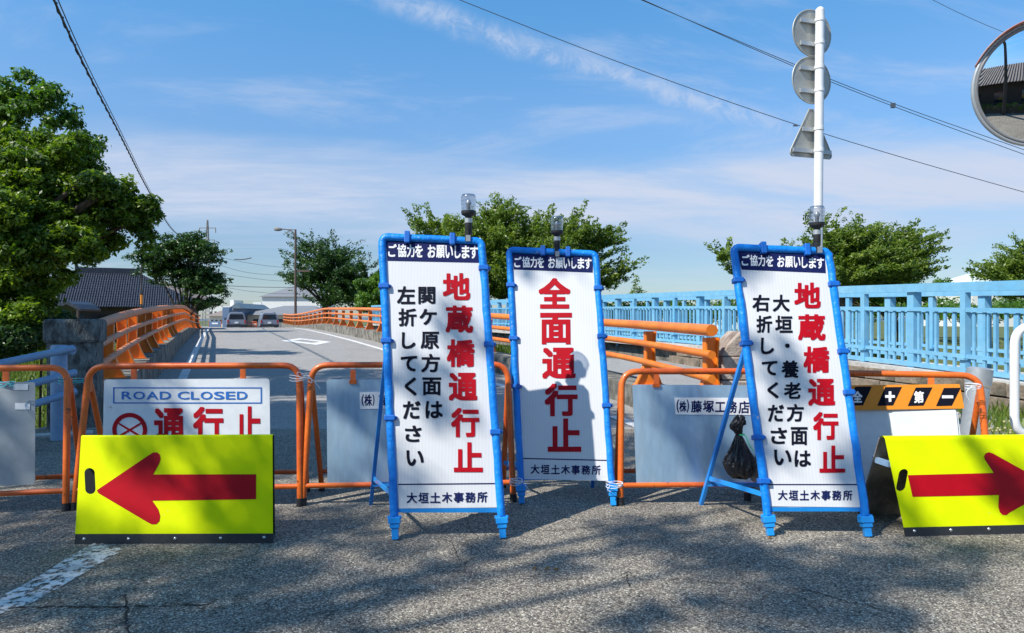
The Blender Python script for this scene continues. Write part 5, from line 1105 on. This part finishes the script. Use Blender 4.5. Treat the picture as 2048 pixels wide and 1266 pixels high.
# ------------------------------------------------------------------ yellow arrow boards
def arrowboard(label, BLp, BRp, TLp, TRp, lean_, hole, arrow, strip_px, rivets, splay=22):
    A = G(*BLp); B = G(*BRp); pl = Plane(A, B, lean_); r = thing('arrow_board', label, 'arrow board', A, 'yellow folding arrow boards'); inv = V(A); h = lambda x, y, o=0.0: pl.hit(x, y, o) - inv
    W = (B - A).length; TL = h(*TLp); TR = h(*TRp); th = .012
    up_ = V((0, 0, 1)); bk = up_.cross(pl.u)
    # face with a real hand slot: a frame of quads round the hole
    hx, hy, hw, hh, sk = hole
    holep = []
    for k in range(24):
        t = 2 * math.pi * k / 24; x = math.cos(t) * hw; y = (math.sin(t) * hw + (hh - hw) * (1 if math.sin(t) > 0 else -1)); holep.append((hx + x - y * sk, hy - y))
    H_ = [h(x, y) for x, y in holep]; BL0 = h(*BLp); BR0 = h(*BRp)
    lp_ = lambda a, b, t: a.lerp(b, t)
    # split the face into a left part holding the slot and a right part
    sx_ = .13; SL = lp_(BL0, BR0, sx_); ST = lp_(TL, TR, sx_)
    mb = MB(); outer = [ST.lerp(TL, 0), TL, BL0, SL]
    # order the hole points starting near the top right
    ring_ = H_[:]  # counter-clockwise from the right side
    cx_ = sum(ring_, V()) / 24
    def edgept(p):
        d = p - cx_; u = d.dot(pl.u); v_ = d.dot(pl.v); best = None
        for a, b in ((SL, ST), (ST, TL), (TL, BL0), (BL0, SL)):
            e = b - a; eu, ev = e.dot(pl.u), e.dot(pl.v); wu, wv = (a - cx_).dot(pl.u), (a - cx_).dot(pl.v); den = u * ev - v_ * eu
            if abs(den) < 1e-9: continue
            t = (wu * ev - wv * eu) / den; s_ = (wu * v_ - wv * u) / den
            if t > 0 and -1e-6 <= s_ <= 1 + 1e-6 and (best is None or t < best): best = t
        return cx_ + d * best
    O_ = [edgept(p) for p in ring_]
    corners = [SL, ST, TL, BL0]
    fv = ring_ + O_; ff = []
    for k in range(24): ff.append((k, (k + 1) % 24, 24 + (k + 1) % 24, 24 + k))
    # fill the small corner triangles
    for c_ in corners:
        ang = lambda p: math.atan2((p - cx_).dot(pl.v), (p - cx_).dot(pl.u)) % (2 * math.pi); ac = ang(c_)
        for k in range(24):
            a0, a1 = ang(O_[k]), ang(O_[(k + 1) % 24])
            lo, hi = (a0, a1) if (a1 - a0) % (2 * math.pi) < math.pi else (a1, a0)
            if (ac - lo) % (2 * math.pi) < (hi - lo) % (2 * math.pi): fv.append(c_); ff.append((24 + k, 24 + (k + 1) % 24, len(fv) - 1)); break
    mb.add(fv, ff); mb.add([SL, BR0, TR, ST], [(0, 1, 2, 3)])
    # rounded fold at the top going over to the back leaf
    fold = []; rf = .028 if splay > 5 else .012; m = 8
    for k in range(m + 1):
        a = R(90 - lean_) * 0 + k / m * R(180 - 2 * lean_ - 6); fold.append((rf * (1 - math.cos(a)), rf * math.sin(a)))
    fv = []
    for a, b in fold:
        v_ = bk * a + up_ * b; fv += [TL + v_, TR + v_]
    mb.add(fv, [(2 * k, 2 * k + 1, 2 * k + 3, 2 * k + 2) for k in range(m)], True)
    o = mb.build('yellow_face', M['fluor'], r, fix=False)
    last = bk * fold[-1][0] + up_ * fold[-1][1]
    bz = TL.z + last.z; bd = bk * (fold[-1][0] + bz * math.tan(R(splay)))
    BLb = TL + bd; BLb.z = .0; BRb = TR + bd; BRb.z = .0
    MB().prism([TL + last, TR + last, BRb, BLb], bk * .006).build('back_leaf', M['inner_grey'] if splay > 5 else M['rubber'], r)
    MB().prism([h(*BLp, -.004), h(*BRp, -.004), h(*TRp, -.004), h(*TLp, -.004)], -pl.n * .001).build('inner_lining', M['inner_grey'], r) if 0 else None
    ctr = [h(*BLp, -.012), h(*BRp, -.012)]
    MB().beam(TL.lerp(BL0, .25) + bk * .02 + pl.u * .01, TL.lerp(BL0, .25) + bk * .16 + pl.u * .01, .02, .03).build('hinge_plate', M['pipe_blue'], r)
    # rubber skirt
    sq = [h(*p_, .003) for p_ in strip_px]; MB().prism(sq, -pl.n * .007).build('rubber_skirt', M['rubber'], r)
    for p_ in rivets: MB().lathe([(.0085, 0), (.008, .003), (.003, .005)], h(*p_, .003), 12, ax=pl.n).build('rivet', M['steel'], r)
    mb = MB(); q_ = [h(x, y, .0015) for x, y in arrow]; mb.add(q_, [tuple(range(len(q_)))]); mb.build('arrow', M['red'], r, fix=False)
    return r, pl
def rc(pts, radii):                                    # 2-D rounding of a pixel polygon
    out = []; n = len(pts)
    for i, (p_, rr_) in enumerate(zip(pts, radii)):
        a = V((*pts[i - 1], 0)); b = V((*p_, 0)); c_ = V((*pts[(i + 1) % n], 0))
        if rr_ == 0: out.append(p_); continue
        q0 = b + (a - b).normalized() * rr_; q1 = b + (c_ - b).normalized() * rr_
        for k in range(7): t = k / 6; w_ = q0 * (1 - t) ** 2 + b * 2 * t * (1 - t) + q1 * t * t; out.append((w_.x, w_.y))
    return out
c1_ = crop(0, 560, 2.345)
arL = [c1_(*p_) for p_ in ((455, 985), (700, 820), (718, 809), (736, 808), (750, 819), (753, 840), (746, 862), (718, 912), (1201, 911), (1201, 1028), (714, 1035), (742, 1075), (751, 1105), (748, 1130), (733, 1145), (712, 1146), (692, 1136), (462, 1000), (456, 992))]
ar, plA = arrowboard('yellow folding board with a red arrow pointing left, in front of the ROAD CLOSED panel', (149, 1088), (546, 1086), (162, 876), (545, 874), 13,
    (180, 962, 10.5, 26, .04), arL, [(150.5, 1068), (545.5, 1067), (546.5, 1088), (148.5, 1090)], [(168, 1078), (257, 1078), (350, 1077), (441, 1076.5), (528, 1075)], splay=1.5)
c6_ = crop(1620, 540, 2.2617)
arR = [c6_(*p_) for p_ in ((442, 928), (832, 918), (791, 858), (787, 842), (794, 829), (810, 824), (828, 830), (1090, 975), (1096, 985), (1090, 995), (905, 1096), (888, 1109), (870, 1107), (858, 1094), (852, 1072), (855, 1018), (464, 1026))]
# the right board has its left end open to view
BRr = (2200, 1063)
ar2, plB = arrowboard('yellow folding board with a red arrow pointing right, cut off by the right edge', (1811, 1073), BRr, (1771, 884), (2155, 880), 13,
    (1804, 960, 9, 22, -.20), arR, [(1808, 1055), (2199, 1046), (2201, 1063), (1812, 1075)], [(1829, 1062), (1902, 1060), (1978, 1058), (2052, 1056), (2125, 1054)], splay=24)

# ------------------------------------------------------------------ behind the camera, seen in the mirror
h = thing('tiled_house', 'house with a grey tiled roof behind the camera, reflected in the round mirror', 'house', (-.5, -10.2, 0), None, R(-8))
MB().box((0, 0, 1.6), (13, 6, 3.2)).build('wall', M['darkwood'], h); mb = MB(); hiproof(mb, -8, 8, -4.5, 4.5, 3.2, 6.2, -4.5, 4.5); mb.build('roof', M['kawara_brown'], h)
mb = MB()
for k in range(54): mb.tube([V((-8 + k * .3, 4.5, 3.24)), V((-8 + k * .3, 4.5 - 4.5 * min(1, (k * .3) / 3.5, (16 - k * .3) / 3.5), 3.24 + 3 * min(1, (k * .3) / 3.5, (16 - k * .3) / 3.5)))], .06, 5)
mb.build('roof_tiles', M['kawara_brown'], h, kind='stuff')
for x in (-4, -1, 2, 5): MB().box((x, 3.02, 1.5), (1.4, .06, 1.3)).build('window', M['glassdark'], h)
r = thing('utility_pole', 'dark wooden utility pole behind the camera, reflected in the round mirror', 'utility pole', (.35, -4.2, 0))
MB().tube([V((0, 0, 0)), V((.1, 0, 8.5))], .15, 12, rr=[.17, .11]).build('pole', M['darkwood'], r); MB().beam(V((-.7, 0, 7.9)), V((.8, 0, 7.9)), .09, .09).build('crossarm', M['darkwood'], r)
rg = np.random.default_rng(77); hc = [(x, -4.9 + rg.normal() * .12, .4 + rg.random() * .55, .38) for x in np.arange(-10, 8, .3)]
hr = thing('clipped_hedge', 'clipped green hedge behind the camera, reflected in the round mirror', 'hedge', (0, -4.9, 0)); leaves('foliage', M['leaf_near'], hr, hc, 16000, .05, 1.0, None, .4, 78, V((0, -4.9, 0)))
MB().box((0, 0, .4), (17, .4, .9)).build('stems', M['bark'], hr)
# fallen leaves and litter
for i, (px, py) in enumerate(((1095, 1140), (1540, 1078), (1070, 1139), (1112, 1141))):
    g = G(px, py); a = rg.random() * 3; d_ = V((math.cos(a), math.sin(a), 0)) * .018; e = V((-d_.y, d_.x, 0)) * .4
    mb = MB().add([V((0, 0, .004)) - d_, V((0, 0, .010)) - e, V((0, 0, .006)) + d_, V((0, 0, .012)) + e], [(0, 1, 2, 3)])
    o = mb.build('fallen_leaf', M['olive_brown'], fix=False); o.location = g; tag(o, 'small dry brown leaf lying on the asphalt ' + ('at the centre of the foreground', 'by the left foot of the rightmost sign', 'at the left end of the leaf trio', 'at the right end of the leaf trio')[i], 'leaf', 'fallen leaves')

rg = np.random.default_rng(123); mb = MB()
for _ in range(900):
    if rg.random() < .6: p = G(rg.uniform(-50, 2100), rg.uniform(985, 1090))
    else: p = G(rg.uniform(-50, 2100), rg.uniform(1050, 1300))
    r0 = rg.uniform(.0015, .005); a = rg.random() * 3; d_ = V((math.cos(a), math.sin(a), 0)) * r0; e = V((-d_.y, d_.x, 0)) * .7; u = V((0, 0, r0 * .8))
    mb.add([p + d_, p + e, p - d_, p - e, p + u + e * .2], [(0, 1, 4), (1, 2, 4), (2, 3, 4), (3, 0, 4)])
mb.build('gravel', mat('loose_grit', (.38, .35, .30), .9, var=(.16, .15, .14), vscale=80), kind='stuff', fix=False)
